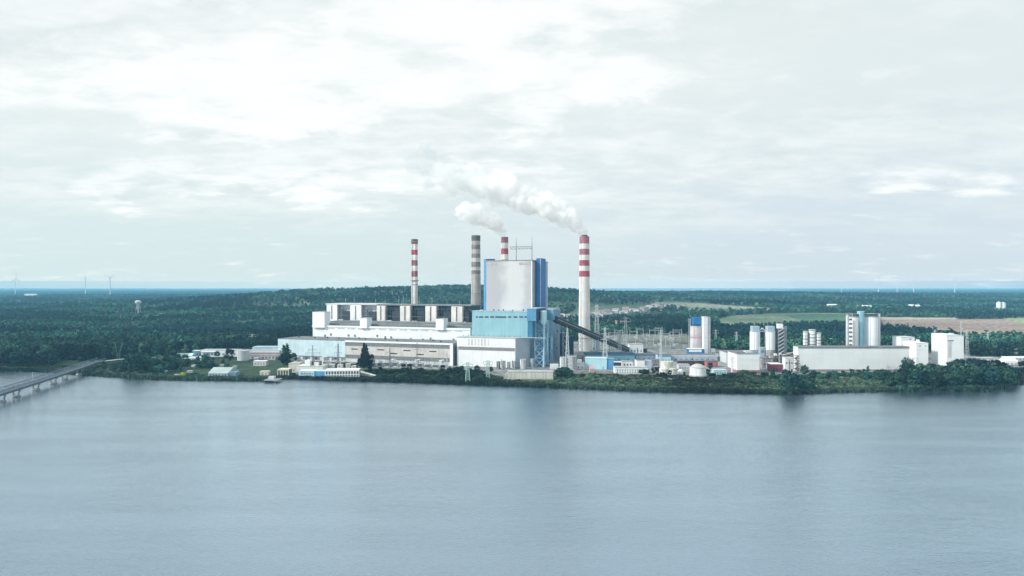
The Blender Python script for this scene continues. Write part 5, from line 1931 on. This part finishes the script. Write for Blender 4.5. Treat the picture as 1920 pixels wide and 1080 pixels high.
road = [Vector((-518, 862, 4.5)), Vector((-517, 900, 3.2)), Vector((-508, 925, 2.4)), Vector((-480, 941, 1.9)), Vector((-430, 950, 1.4)), Vector((-360, 960, 1.0))]
o = ribbon(road, -4.6, 4.6, -3.0, 1.5).build('embankment', mat('bank_earth', (.10, .12, .07), .95, .3, .2))
struct(o)
o = ribbon(road, -3.6, 3.6, 1.504, 1.56).build('road', mat('pale_road', (.36, .40, .44), .9, .12, .1))
struct(o)
for i, s in enumerate((.25, .6)):
    a = road[3].lerp(road[4], s)
    t = Thing('parked_van' if i else 'parked_car', ('white van on the road beyond the bridge', 'pale car on the road just beyond the bridge')[1 - i], 'van' if i else 'car', (a.x, a.y - 1.6, a.z + 1.58), R(12))
    L_ = 2.3 if i == 0 else 2.8
    hh = .8 if i == 0 else 1.5
    t.part('body', MB().box(-L_, L_, -.9, .9, .35, hh), WHITE2)
    t.part('cabin', MB().box(-L_ * .5, L_ * .6, -.8, .8, hh + .01, hh + .65), GLASS)
    for sx in (-1, 1):
        for sy in (-1, 1):
            t.part('wheel', MB().bar((sx * L_ * .62, sy * .72, .35), (sx * L_ * .62, sy * .94, .35), .5, n=12), DARK)


# ------------------------------------------------------------------ pylons, gantries and masts
def lattice(t, h, wb, wt, n, w, m, x=0, y=0, name='tower_frame'):
    mb = MB()
    c = [(-1, -1), (1, -1), (1, 1), (-1, 1)]

    def P(k, f):
        r = (wb + (wt - wb) * f ** .75) / 2
        return (x + c[k][0] * r, y + c[k][1] * r, h * f)
    for k in range(4):
        for j in range(n):
            mb.bar(P(k, j / n), P(k, (j + 1) / n), w)
            mb.bar(P(k, j / n), P((k + 1) % 4, (j + 1) / n), w * .6)
            mb.bar(P((k + 1) % 4, j / n), P(k, (j + 1) / n), w * .6)
    t.part(name, mb, m)


def pylon(label, x, yb, yt, arms=((.72, 7), (.84, 9), (.96, 6)), wb=6.5, wt=1.4, m=None, group=None, n=9, w=.34, name='pylon', d=None):
    g = gp(x, yb)
    if d:
        g = Vector(((x - CX) / F * d, d, 0))
    h = zpx(yt, g.y)
    t = Thing(name, label, 'pylon', g, R(random.uniform(-14, 14)), group)
    lattice(t, h, wb, wt, n, w, m or STEEL)
    for f, l in arms:
        z = h * f
        mb = MB()
        for s in (-1, 1):
            mb.bar((0, 0, z + 1.1), (s * l, 0, z), w * .7)
            mb.bar((0, 0, z - .3), (s * l, 0, z), w * .7)
            mb.bar((s * l * .5, 0, z - .15), (s * l * .5, 0, z + .6), w * .5)
        t.part('cross_arm', mb, m or STEEL)
        mb = MB()
        for s in (-1, 1):
            mb.bar((s * l, 0, z), (s * l, 0, z - 2.2), .22)
        t.part('insulator', mb, BROWN)
    return t


pylon('tallest pale lattice pylon, just right of the tallest chimney', 1119, 652, 571, ((.86, 6), (.95, 5)), 9, 3, n=12, w=.32)
pylon('pale lattice pylon whose base is hidden by the cyan building', 1134.5, 690, 614, ((.7, 6), (.84, 7), (.96, 5)), 7, 1.6, w=.3)
pylon('lattice pylon in front of the long blue building, right of the cyan block', 1162, 668, 619, ((.75, 6), (.9, 7)), 6, 1.5)
pylon('broad lattice pylon above the white allotment sheds', 1173, 646, 594, ((.82, 9), (.95, 7)), 9, 2, w=.3)
pylon('lattice mast left of the white lift tower, above the switchyard', 1239, 690, 618, ((.9, 3), (.97, 3)), 3, 1, w=.3)
pylon('white tapering steel mast below the upper end of the coal conveyor', 1064, 697, 615, ((.8, 2.5),), 6.5, .9, STEEL, w=.42, n=14, name='flare_mast')
pylon('pale green lattice pylon on the bank before the blue box house', 877, 717, 679, ((.72, 4), (.9, 5)), 5, 2.6, GREENST, w=.3)
pylon('pale green lattice pylon on the bank before the blue cooler', 915, 712, 676, ((.8, 4), (.94, 5)), 4.2, 2.4, GREENST, w=.26)
pylon('grey cross-armed pylon before the pale blue hall, nearest the poplars', 586, 686, 647, ((.62, 9), (.78, 5)), 3, .8, MIDGREY, w=.22)
pylon('thin grey pylon before the right part of the pale blue hall', 634, 687, 644, ((.6, 5), (.85, 4)), 3, .8, MIDGREY, w=.2)
pylon('thin grey pylon before the middle of the beige hall', 731, 690, 652, ((.75, 5),), 2.6, .8, MIDGREY, w=.2)
pylon('taller thin grey pylon before the right part of the beige hall', 782, 691, 642, ((.72, 5), (.88, 4)), 2.8, .8, MIDGREY, w=.22)
pylon('thin white pylon at the right end of the beige hall', 838, 691, 660, ((.8, 4),), 2.6, .8, STEEL, w=.22)
pylon('lattice pylon before the dark wood right of the white lift tower', 1342, 650, 618, ((.8, 6), (.94, 5)), 5, 1.2, w=.3)
pylon('thin lattice pylon over the trees left of the zigzag stair tower', 1381, 656, 622, ((.8, 5), (.94, 4)), 4.5, 1.2, w=.26)
pylon('lattice pylon in the trees just left of the tallest white block', 1753, 672, 618, ((.8, 4), (.94, 3.5)), 4.5, 1.2, w=.3)
pylon('lattice pylon in the trees just right of the tallest white block', 1813, 674, 618, ((.8, 4), (.94, 3.5)), 4.5, 1.2, w=.3)
pylon('lattice pylon over the wood near the right edge', 1852, 652, 622, ((.8, 5), (.94, 4)), 4.5, 1.2, w=.3)
pylon('faint lattice pylon in the forest left of the pale blue hall', 473, 653, 626, ((.8, 6), (.94, 5)), 5, 1.2, w=.26)
# the two-headed green pylon by the bridge road
g = gp(222, 678)
t = Thing('portal_pylon', 'pale green two-headed lattice pylon beside the road from the bridge', 'pylon', g)
hh = zpx(641, g.y)
mb = MB()
for s in (-1, 1):
    for e in (-.8, .8):
        mb.bar((s * 2.0, e, 0), (s * 1.6 + 0, e, hh * .45), 0.17)
        mb.bar((s * 1.6, e, hh * .45), (s * 5.4, e, hh), 0.15)
        mb.bar((s * 1.6, e, hh * .45), (s * 5.4 + .9, e, hh * .9), 0.12)
    for k in range(8):
        f0, f1 = k / 8, (k + 1) / 8
        mb.bar((s * 2.0, -.8 if k % 2 else .8, hh * .45 * f0), (s * 1.7, .8 if k % 2 else -.8, hh * .45 * f1), 0.10)
        mb.bar((s * (1.6 + 3.8 * f0), -.8 if k % 2 else .8, hh * (.45 + .55 * f0)), (s * (1.6 + 3.8 * f1), .8 if k % 2 else -.8, hh * (.45 + .55 * f1)), 0.10)
for k in range(6):
    z = hh * .45 * k / 6
    mb.bar((-2, 0, z), (2, 0, z + hh * .075), 0.10)
    mb.bar((2, 0, z), (-2, 0, z + hh * .075), 0.10)
t.part('tower_frame', mb, mat('dark_green_steel', (.16, .26, .24), .7, .2, .5))
t.part('cross_arm', MB().bar((-7, 0, hh * .97), (7, 0, hh * .97), 0.12), mat('dark_green_steel', (.16, .26, .24), .7, .2, .5))

# switchyard: portal gantries and apparatus on the pale ground behind the long blue building
proto = None
gl = [(1112, 641), (1150, 637), (1165, 643), (1188, 636), (1208, 641), (1226, 634), (1246, 640), (1265, 633), (1281, 642), (1142, 648), (1183, 650), (1219, 650), (1255, 649), (1160, 632), (1200, 631), (1235, 630), (1270, 631)]
for i, (x, yb) in enumerate(gl):
    g = gp(x, yb)
    if proto is None:
        t = Thing('switchyard_gantry', 'pale steel portal gantry in the switchyard right of the tallest chimney', 'gantry', g, 0, 'switchyard portal gantries')
        for s in (-1, 1):
            mb = MB()
            for e in (-.5, .5):
                mb.bar((s * 8 + e, -e, 0), (s * 8, 0, 17), .32)
            for k in range(6):
                mb.bar((s * 8 - .5 + k * .08, .4, k * 2.8), (s * 8 + .5 - k * .08, -.4, k * 2.8 + 2.8), .22)
            t.part('leg', mb, STEEL)
        mb = MB()
        for z in (13.2, 14.4):
            mb.bar((-8, 0, z), (8, 0, z), .28)
        for k in range(10):
            mb.bar((-8 + 1.6 * k, 0, 13.2 if k % 2 else 14.4), (-6.4 + 1.6 * k, 0, 14.4 if k % 2 else 13.2), .2)
        t.part('beam', mb, STEEL)
        proto = t.o
    else:
        copy_thing(proto, g, R(random.uniform(-12, 12)), (random.uniform(.7, 1.2), 1, random.uniform(.75, 1.25)))
proto = None
for i in range(44):
    x, yb = random.uniform(1104, 1288), random.uniform(630, 652)
    g = gp(x, yb)
    if proto is None:
        t = Thing('switch_cabinet', 'small pale cabinet with bushings on the switchyard ground', 'switchgear', g, 0, 'switchyard cabinets')
        t.part('body', MB().box(-2.2, 2.2, -1.2, 1.2, -.2, 2.8), PALE)
        t.part('roof', MB().box(-2.4, 2.4, -1.4, 1.4, 2.8, 3.1), WHITE)
        for k in range(3):
            t.part('bushing', MB().bar((-1.4 + 1.4 * k, 0, 3.1), (-1.4 + 1.4 * k, 0, 5.6), .25, n=6), BROWN)
        proto = t.o
    else:
        copy_thing(proto, g, R(random.uniform(-20, 20)), (random.uniform(.7, 1.6), random.uniform(.7, 1.3), random.uniform(.7, 1.5)))
for i, (x0, x1, yb, yt, lb) in enumerate(((1208, 1250, 618, 614.5, 'long pale roofed shed beyond the switchyard'), (1192, 1203, 620, 615.5, 'short pale shed left of the long shed beyond the switchyard'))):
    t = blk('far_shed', lb, 'shed', x0, x1, yb, yt, 16, PALE, ROOFP)
    wins(t, 6, .8, 2.2, .5, MIDGREY)

# far houses and sheds on the plain
proto = []
for i in range(3):
    w, d_, h = ((11, 9, 5), (15, 9, 5.5), (22, 12, 6))[i]
    t = Thing('village_house', 'small pale house of the far village right of the tallest chimney', 'house', (0, 5000, -50), 0, 'houses of the far village')
    t.part('wall', MB().box(-w / 2, w / 2, -d_ / 2, d_ / 2, -.5, h), mat('dull_house_wall', (.46, .48, .49), .8, .15, .2))
    vs = [(-w / 2 - .4, -d_ / 2 - .4, h), (w / 2 + .4, -d_ / 2 - .4, h), (w / 2 + .4, d_ / 2 + .4, h), (-w / 2 - .4, d_ / 2 + .4, h), (-w / 2 - .4, 0, h + 4), (w / 2 + .4, 0, h + 4)]
    t.part('roof', MB().add(vs, [(0, 1, 5, 4), (2, 3, 4, 5), (1, 2, 5), (3, 0, 4), (0, 3, 2, 1)]), (ROOF, ROOFP, mat('dull_tile', (.34, .24, .23), .9, .2))[i])
    proto.append(t.o)
rr = random.Random(21)
spots = []
for k in range(58):
    x = rr.uniform(1048, 1262)
    y = 601.5 - (x - 1048) * .066 + rr.uniform(-3.0, 2.2)
    spots.append((x, y))
spots += [(1150, 608), (1155, 612), (1160, 609), (1166, 612), (1172, 607), (1178, 612), (1184, 609), (1163, 615), (1206, 590), (1048, 603), (1062, 604), (1080, 600)]
for i, (x, y) in enumerate(spots):
    g = gp(x, y)
    g.z = float(hill_z(g.x, g.y))
    a = R(rr.uniform(-50, 50))
    if i < 3:
        proto[i].location = g
        proto[i].rotation_euler.z = a
    else:
        copy_thing(proto[rr.choice((0, 0, 1, 2))], g, a)
for i, (x, y, w, h, lb) in enumerate(((1560, 583, 46, 8, 'long pale far shed on the plain above the long white hall'), (1620, 583.5, 60, 8, 'longest pale far shed on the plain left of the right brown field'), (1708, 580, 20, 10, 'left of two small far white sheds above the brown field'),
                                      (1720, 580.5, 18, 10, 'right of two small far white sheds above the brown field'), (58, 561, 90, 16, 'distant long white farm building on the far left plain'))):
    g = gp(x, y)
    g.z = float(hill_z(g.x, g.y))
    t = Thing('far_barn', lb, 'barn', g, R(8))
    t.part('wall', MB().box(-w / 2, w / 2, -8, 8, -2, h * 1.4), WHITE2)
    vs = [(-w / 2 - .4, -8.4, h * 1.4), (w / 2 + .4, -8.4, h * 1.4), (w / 2 + .4, 8.4, h * 1.4), (-w / 2 - .4, 8.4, h * 1.4), (-w / 2 - .4, 0, h * 1.4 + 5), (w / 2 + .4, 0, h * 1.4 + 5)]
    t.part('roof', MB().add(vs, [(0, 1, 5, 4), (2, 3, 4, 5), (1, 2, 5), (3, 0, 4), (0, 3, 2, 1)]), WHITE2)
for i, (x, w) in enumerate(((1865, 8), (1873, 11), (1881, 11))):
    g = gp(x, 586)
    g.z = float(hill_z(g.x, g.y))
    t = Thing('far_silo', ('shortest', 'middle', 'right and widest')[i] + ' of three far white silos near the right edge', 'silo', g)
    h = (14, 38, 36)[i]
    t.part('shell', MB().lathe([(-1, w * .8), (h, w * .8)], 18), WHITE2)
    t.part('roof', MB().lathe([(h, w * .85), (h + 4, 1)], 18), PALE)

# water tower above the left forest
g = gp(259, 597)
g.z = float(hill_z(g.x, g.y))
t = Thing('water_tower', 'white mushroom water tower on legs rising out of the left forest', 'water tower', g)
zt = zpx(563, g.y) - g.z
t.part('tank', MB().lathe([(zt - 14, 4), (zt - 9, 9), (zt - 4, 9.5), (zt - 1, 6), (zt, 2)], 28), PALE)
for k in range(6):
    a = k * 1.047
    t.part('leg', MB().bar((11 * math.cos(a), 11 * math.sin(a), -2), (4 * math.cos(a), 4 * math.sin(a), zt - 13), .6), PALE)
t.part('shaft', MB().lathe([(-2, 1.6), (zt - 13, 1.5)], 14), PALE)
t.part('ring_beam', MB().lathe([(zt * .5, 7.2), (zt * .5 + .7, 7.2)], 20), PALE)


# ------------------------------------------------------------------ wind turbines
def turbine(label, x, yhub, d, ang, rot, ybase=None):
    z0 = float(hill_z((x - CX) / F * d, d))
    zh = zpx(yhub, d) - z0
    t = Thing('wind_turbine', label, 'wind turbine', ((x - CX) / F * d, d, z0), R(rot), 'wind turbines on the horizon')
    TW = mat('turbine_white', (.80, .82, .83), .5, .03)
    t.part('tower', MB().lathe([(-3, 5.2), (zh, 3.0)], 14), TW)
    t.part('nacelle', MB().box(-3, 3, -9, 8, zh, zh + 6.5), TW)
    o = t.part('hub', MB().lathe([(-2.5, 2.6), (2.5, 2.6)], 12), TW)
    o.location = (0, -12, zh + 3)
    bl = zh * .52
    for k in range(3):
        a = R(ang + 120 * k)
        c, s = math.sin(a), math.cos(a)
        q = Vector((c, 0, s))
        w = Vector((s, 0, -c))
        vs = []
        for f, ch, th in ((.02, 1.4, 1.4), (.18, 3.6, 1.1), (.6, 2.0, .6), (1.0, .5, .2)):
            p = q * bl * f
            vs += [p - w * ch - Vector((0, th, 0)), p + w * ch - Vector((0, th, 0)), p + w * ch + Vector((0, th, 0)), p - w * ch + Vector((0, th, 0))]
        fs = []
        for i in range(3):
            for j in range(4):
                fs.append((4 * i + j, 4 * i + (j + 1) % 4, 4 * i + 4 + (j + 1) % 4, 4 * i + 4 + j))
        fs += [(3, 2, 1, 0), (12, 13, 14, 15)]
        t.part('blade', MB().add(vs, fs), TW, o)


turbine('leftmost wind turbine, standing alone near the left edge', 28.5, 524, 8200, 2, 70)
turbine('middle wind turbine of the left three, one blade nearly upright', 160, 522, 7600, 8, -10)
turbine('right wind turbine of the left three, blades in a Y', 206.5, 521, 7400, 58, 6)
turbine('faint wind turbine far right of the tall chimney, leftmost of the right row', 1432, 541, 14000, 30, 40)
turbine('faint small wind turbine second in the right-hand row', 1491, 531, 16000, 60, 20)
turbine('wind turbine in the right row just left of the tallest of them', 1578, 540, 10500, 20, 60)
turbine('nearest and clearest wind turbine of the right-hand row', 1647, 521, 7600, 45, 30)
turbine('faint wind turbine just right of the clearest one', 1682, 519, 9000, 10, -20)
turbine('slim wind turbine third from the right edge side-on', 1713, 526, 8200, 0, 80)
turbine('rightmost wind turbine above the far three silos', 1790, 526, 8000, 5, 60)


# ------------------------------------------------------------------ trees
FE = 'dark leafy tree in the forest edge behind the left shore'
xs = np.concatenate([np.arange(-30, 112, 8.5), np.arange(112, 232, 8.5)])
for i, x in enumerate(xs):
    y = 687 + rng.uniform(-1.5, .5) if x < 106 else 676 + rng.uniform(-1.5, 0.5)
    k = rng.choice(['round1', 'round1', 'round3', 'round3', 'round0'])
    place_tree(k, float(x + rng.uniform(-3, 3)), y, float(rng.uniform(22, 36)), FE, 'trees of the left forest edge', wide=.95)
for i, x in enumerate(np.arange(-30, 330, 11)):
    y = (681 if x < 100 else 672.5) + rng.uniform(-2, 1)
    k = rng.choice(['round0', 'round1', 'round3', 'round4', 'round5'])
    place_tree(k, float(x + rng.uniform(-4, 4)), y, float(rng.uniform(20, 31)), 'leafy tree standing second in line behind the left forest edge', 'second line of the left forest edge')
for i, x in enumerate(np.arange(232, 330, 9)):
    place_tree(rng.choice(['round0', 'round1', 'round3']), float(x), 672 + float(rng.uniform(-1, 1)), float(rng.uniform(19, 28)), 'dark tree of the wood beyond the bridge road', 'wood beyond the bridge road')
for i, x in enumerate(np.arange(336, 520, 9)):
    place_tree(rng.choice(['round0', 'round1', 'round3', 'round5']), float(x), 664 - (x - 336) * .045 + float(rng.uniform(-1, .5)), float(rng.uniform(17, 26)), 'dark tree of the wood behind the white workshop', 'wood behind the white workshop')

place_tree('cone1', 232, 698, 25, 'narrow dark cone-shaped tree at the left end of the riverside clump')
place_tree('round1', 251, 700, 38, 'largest broad round tree of the left riverside clump', wide=1.15)
place_tree('round1', 265, 699.5, 31, 'dark tree touching the right side of the largest riverside tree')
place_tree('round4', 298, 692, 28, 'pale light green tree right of the largest riverside tree')
place_tree('round4', 311, 690, 16, 'small pale green tree behind the white van roofed hut')
place_tree('round0', 283, 699, 27, 'mid-sized tree between the largest riverside tree and the pale one')
place_tree('round2', 300, 700, 16, 'low spreading dark tree beside the white van roofed hut', wide=1.4)
place_tree('round0', 329, 693, 18, 'round tree with dark underside left of the yellow shrub')
place_tree('cone1', 338, 703, 19, 'narrow olive tree rising just behind the yellow shrub')
place_tree('yellow', 344, 705.5, 10, 'bright yellow-green shrub by the water on the left bank', name='shrub', cat='shrub')
place_tree('round1', 429.5, 680.5, 26, 'round dark tree beside the round grey tank', wide=1.0)
place_tree('round0', 407, 671, 13, 'small round tree before the white workshop')
place_tree('round2', 385, 679, 15, 'flat-topped tree in the yard left of the round grey tank', wide=1.2)
place_tree('cone1', 418, 681, 13, 'small cone-shaped tree left of the round dark tree')
for i, (x, y, h) in enumerate(((378, 690, 10), (388, 690, 11), (396, 689, 9), (404, 688.5, 8), (425, 688, 7), (356, 679, 8), (344, 682, 11), (470, 672, 12), (466, 668, 10), (320, 700, 6), (350, 704, 5), (372, 703, 5), (380, 706, 4))):
    place_tree('shrub%d' % (i % 2), x, y, h, 'dark shrub dotted about the left yard lawn', 'shrubs of the left yard', name='shrub', cat='shrub')
rr = random.Random(77)
for i, (x, y, h) in enumerate(((273, 697, 21), (290, 694, 19), (306, 696, 20), (318, 697, 17), (322, 688, 22), (333, 684, 20), (341, 692, 17), (352, 690, 15), (347, 681, 17), (364, 686, 13), (372, 692, 14), (383, 686, 13), (391, 693, 12), (400, 692, 13), (398, 682, 12), (371, 679, 11), (313, 681, 20), (238, 696, 24), (243, 690, 22), (275, 696, 28), (292, 697, 24), (312, 694, 24), (258, 692, 27), (326, 697, 20), (152, 681, 13), (160, 690, 10), (196, 694, 9), (214, 696, 12), (222, 694, 15))):
    place_tree(rr.choice(('round1', 'round0', 'round2', 'round3')), x, y, h, 'dark tree scattered through the yard of small huts on the left bank', 'trees among the left bank huts')
place_tree('poplar0', 532, 684, 40, 'left of the paired tall poplars before the pale blue hall', wide=1.8)
place_tree('poplar1', 538.5, 684.5, 43, 'right and taller of the paired poplars before the pale blue hall', wide=1.8)
place_tree('round0', 550.5, 682, 21, 'slender round tree just right of the paired poplars', wide=.75)
place_tree('shrub0', 522, 676, 9, 'dark shrub against the pinkish hall left of the poplars', name='shrub', cat='shrub')
place_tree('cone0', 682.5, 688.5, 46, 'left spire of the tall dark conical tree before the beige hall', wide=.95)
place_tree('cone0', 687, 689, 44, 'right spire of the tall dark conical tree before the beige hall', wide=.85)
place_tree('round1', 694, 688.5, 24, 'dark bushy tree at the right foot of the tall conical tree', wide=1.0)
place_tree('round1', 675, 689, 17, 'dark bushy tree at the left foot of the tall conical tree')
for i, (x, y, h) in enumerate(((580, 690, 9), (584, 688, 8), (651, 690, 11), (630, 689, 10), (666, 690, 9), (533, 702, 8), (549, 705, 7))):
    place_tree('shrub%d' % (i % 2), x, y, h, 'dark shrub around the waterside pump house', 'shrubs around the pump house', name='shrub', cat='shrub')

# scrub on the bank before the beige hall and the annex block
rr = random.Random(33)
for i in range(64):
    x = rr.uniform(684, 935)
    y = rr.uniform(695 + max(0, (x - 860) * .12), 711 + (x - 690) * .02)
    place_tree(rr.choice(('shrub0', 'shrub1', 'shrub2', 'shrub1')), x, y, rr.uniform(5.5, 10.5), 'green shrub in the thicket on the bank before the beige hall', 'thicket before the beige hall', name='shrub', cat='shrub')
for i in range(12):
    place_tree('round%d' % rr.choice((1, 0, 1)), rr.uniform(690, 945), rr.uniform(696, 703), rr.uniform(10, 14), 'small dark tree in the thicket on the bank before the beige hall', 'small trees before the beige hall')
for i in range(9):
    place_tree(rr.choice(('round0', 'round1', 'shrub0')), rr.uniform(1040, 1074), rr.uniform(702, 710), rr.uniform(12, 19), 'bushy tree of the clump right of the pale concrete screen house', 'clump right of the screen house')
for i in range(36):
    x = rr.uniform(1040, 1500)
    y = rr.uniform(705, 722) + (x - 1040) * .012
    place_tree(rr.choice(('shrub0', 'shrub1', 'shrub2')), x, y, rr.uniform(3.5, 7.5), 'low green shrub scattered over the right-hand bank', 'shrubs of the right-hand bank', name='shrub', cat='shrub')
for i, x in enumerate((1225, 1231, 1256, 1240, 1215, 1205, 1283, 1322, 1328, 1335)):
    place_tree(('round1', 'shrub1')[i % 2], x, 703 + rr.uniform(-8, 4) if i < 4 else 700 + rr.uniform(-2, 6), rr.uniform(7, 13), 'small dark bush among the tanks and white offices', 'bushes among the tanks', name='shrub' if i % 2 else 'tree', cat='shrub' if i % 2 else 'tree')
place_tree('round1', 1332, 694, 14, 'dark round tree in front of the faded red shed')
place_tree('round1', 1237.5, 677, 12, 'dark small tree standing on the long gallery side by the grey shed')
place_tree('cone1', 1298, 684, 13, 'dark narrow tree before the dark red garages')
for i in range(22):
    x = 1360 + i * 6.2 + rr.uniform(-3, 3)
    place_tree(rr.choice(('shrub0', 'shrub1', 'round0', 'round1')), x, 705 + rr.uniform(-2, 6), rr.uniform(6, 12), 'green bush of the hedge below the white box building', 'hedge below the white box', name='shrub', cat='shrub')
place_tree('cone1', 1449.5, 711, 20, 'dark spiky tree before the maroon shed')
place_tree('round0', 1508.5, 706, 22, 'rounded tree against the left end of the long white hall', wide=.8)
place_tree('round1', 1483, 738, 39, 'big dark overhanging tree on the shore, left of the reedy spit', wide=1.1)
place_tree('round1', 1497, 734, 31, 'dark tree leaning over the water right of the big shore tree', wide=1.2)
place_tree('round0', 1474, 732, 33, 'brighter green tree at the left of the big shore tree')
place_tree('shrub1', 1512, 729, 18, 'dark spreading shrub at the right of the big shore tree', name='shrub', cat='shrub', wide=1.3)
place_tree('round1', 1522, 722, 20, 'dark tree low against the long white hall, right of the shore clump')
for i in range(28):
    x = 1515 + i * 6.4 + rr.uniform(-3, 3)
    place_tree(rr.choice(('shrub0', 'shrub1', 'round0', 'round1', 'shrub1')), x, 708 + rr.uniform(-4, 4), rr.uniform(7, 13), 'bushy tree of the belt along the foot of the long white hall', 'belt along the long white hall', name='shrub', cat='shrub')
place_tree('cone1', 1627.5, 712, 27, 'slim pointed tree against the long white hall')
bare_tree(1672, 722, 38, 'pale bare tree in front of the right end of the long white hall')
bare_tree(1707, 704, 38, 'grey leafless tree before the bright face at the end of the hall')
# the wood on the right shore
for i in range(46):
    x = 1655 + i * 5.5 + rr.uniform(-3, 3)
    base = 727 if x < 1850 else 727 - (x - 1850) * .14
    y = base + rr.uniform(-10, 3)
    k = rr.choice(('round0', 'round1', 'round1', 'round3', 'round5', 'round2'))
    place_tree(k, x, y, rr.uniform(25, 38) if 1690 < x < 1870 else rr.uniform(20, 30), 'tall leafy tree of the dark wood on the right-hand shore', 'wood on the right-hand shore')
for i in range(34):
    x = 1700 + i * 7 + rr.uniform(-3, 3)
    k = rr.choice(('round0', 'round1', 'round4', 'round5'))
    place_tree(k, x, 707 + rr.uniform(-6, 5), rr.uniform(22, 31) if x < 1890 else rr.uniform(15, 24), 'leafy tree behind the first line of the right-hand shore wood', 'back of the right-hand shore wood')
place_tree('round4', 1768, 726, 34, 'pale grey-green willow amid the dark trees of the right-hand shore')
place_tree('round4', 1727, 722, 40, 'tall bright green crowned tree before the white end block')
for i in range(16):
    x = 1690 + i * 12 + rr.uniform(-4, 4)
    place_tree(rr.choice(('shrub1', 'shrub0')), x, (730 if x < 1855 else 722) + rr.uniform(-2, 1), rr.uniform(7, 12), 'dark shrub hanging over the water below the right-hand shore wood', 'shrubs below the right-hand shore wood', name='shrub', cat='shrub', wide=1.3)
# hedges and trees of the plain near the works
for i in range(26):
    x = 1815 + rr.uniform(0, 120)
    place_tree(rr.choice(('round0', 'round1', 'round4')), x, 667 + rr.uniform(-6, 3), rr.uniform(8, 15), 'green tree of the rough ground right of the tallest white block', 'trees right of the tallest block')


# ------------------------------------------------------------------ smoke
def plume(label, pts, d, seed, dens, col=(.998, .998, .999), drift=0.12):
    """pts: (column, row, radius in px) along the plume; puffs merged to one billowing hull"""
    rr = random.Random(seed)
    k = d / F
    X0 = (pts[0][0] - CX) * k
    base = Vector((X0, d, zpx(pts[0][1], d)))
    t = Thing('smoke_plume', label, 'smoke', base)

    def hull(name, pp, rough, density, vox, puff):
        vs, fs = [], []
        bm = bmesh.new()
        for (x0, y0, r0), (x1, y1, r1) in zip(pp[:-1], pp[1:]):
            ln = math.hypot(x1 - x0, y1 - y0)
            n = max(2, int(ln / (0.34 * (r0 + r1) / 2)))
            for i in range(n):
                f = (i + rr.random() * .6) / n
                x, y, r = x0 + (x1 - x0) * f, y0 + (y1 - y0) * f, r0 + (r1 - r0) * f
                for j in range(puff):
                    a, e = rr.random() * 6.283, rr.uniform(-1, 1)
                    q = rr.random() ** .5 * .72 * r
                    px_, py_, pd = x + q * math.cos(a), y + q * math.sin(a) * .9, e * r * .7
                    rad = r * rr.uniform(.22, .55)
                    c = Vector(((px_ - CX) * k - base.x, pd * k + (pts[0][0] - x) * k * drift, zpx(py_, d) - base.z))
                    bmesh.ops.create_icosphere(bm, subdivisions=2, radius=rad * k, matrix=Matrix.Translation(c) @ Matrix.Diagonal((rr.uniform(.85, 1.3), 1, rr.uniform(.75, 1.05), 1)))
        me = bpy.data.meshes.new(name)
        bm.to_mesh(me)
        bm.free()
        o = bpy.data.objects.new(name, me)
        COL.objects.link(o)
        o.parent = t.o
        rm = o.modifiers.new('merge', 'REMESH')
        rm.mode = 'VOXEL'
        rm.voxel_size = vox
        tx = bpy.data.textures.new(name + '_billow', 'CLOUDS')
        tx.noise_scale = rough * 2.0
        tx.noise_depth = 3
        dm = o.modifiers.new('billow', 'DISPLACE')
        dm.texture = tx
        dm.texture_coords = 'GLOBAL'
        dm.strength = rough
        dm.mid_level = .5
        m = bpy.data.materials.new(name + '_vapour')
        m.use_nodes = True
        nt_ = m.node_tree
        nt_.nodes.clear()
        pv = N(nt_, 'ShaderNodeVolumePrincipled')
        pv.inputs['Color'].default_value = (*(col if density > .07 else (.95, .965, .97) if density > .05 else (.74, .81, .85)), 1)
        pv.inputs['Density'].default_value = density
        pv.inputs['Anisotropy'].default_value = 0.0
        tc = N(nt_, 'ShaderNodeTexCoord')
        nz = N(nt_, 'ShaderNodeTexNoise')
        nz.inputs['Scale'].default_value = .095 if density > .07 else .055
        nz.inputs['Detail'].default_value = 7
        nz.inputs['Roughness'].default_value = .66
        nz.inputs['Distortion'].default_value = .5
        nt_.links.new(tc.outputs['Object'], nz.inputs[0])
        lo = .43 if density > .07 else .44
        nt_.links.new(smooth(nt_, nz.outputs[0], lo, lo + .14, 0.0, density), pv.inputs['Density'])
        m.cycles.volume_step_rate = .15
        out = N(nt_, 'ShaderNodeOutputMaterial')
        nt_.links.new(pv.outputs[0], out.inputs['Volume'])
        me.materials.append(m)
        return o
    for nm, pp, rough, density, vox, puff in dens:
        hull(nm, [pts[i] for i in pp], rough, density, vox, puff)
    return t


P1 = [(1096, 441, 5), (1090, 432, 10), (1079, 420, 16), (1062, 406, 21), (1040, 393, 25), (1010, 379, 29), (984, 366, 33), (955, 356, 36), (925, 345, 38), (895, 333, 40), (862, 330, 42), (826, 326, 44), (798, 312, 40), (784, 290, 30), (796, 266, 18)]
plume('long white smoke plume drifting up left from the tallest chimney', P1, 1067, 3, [
    ('dense_smoke', range(0, 6), 6.0, .16, 1.4, 9), ('middle_smoke', range(5, 9), 9, .12, 2.0, 8), ('thin_smoke', range(7, 12), 12.0, .065, 3.0, 6), ('wisp_smoke', range(11, 15), 14.0, .03, 3.4, 5)])
P2 = [(946.3, 444, 6), (941, 433, 10), (930, 421, 16), (915, 411, 21), (900, 404, 24), (884, 400, 24), (868, 401, 18), (856, 401, 9)]
plume('short puffy white smoke plume from the chimney behind the boiler tower', P2, 1150, 9, [
    ('dense_smoke', range(1, 8), 6, .16, 1.5, 9), ('vent_smoke', range(0, 3), 2.0, .12, 1.3, 6)])
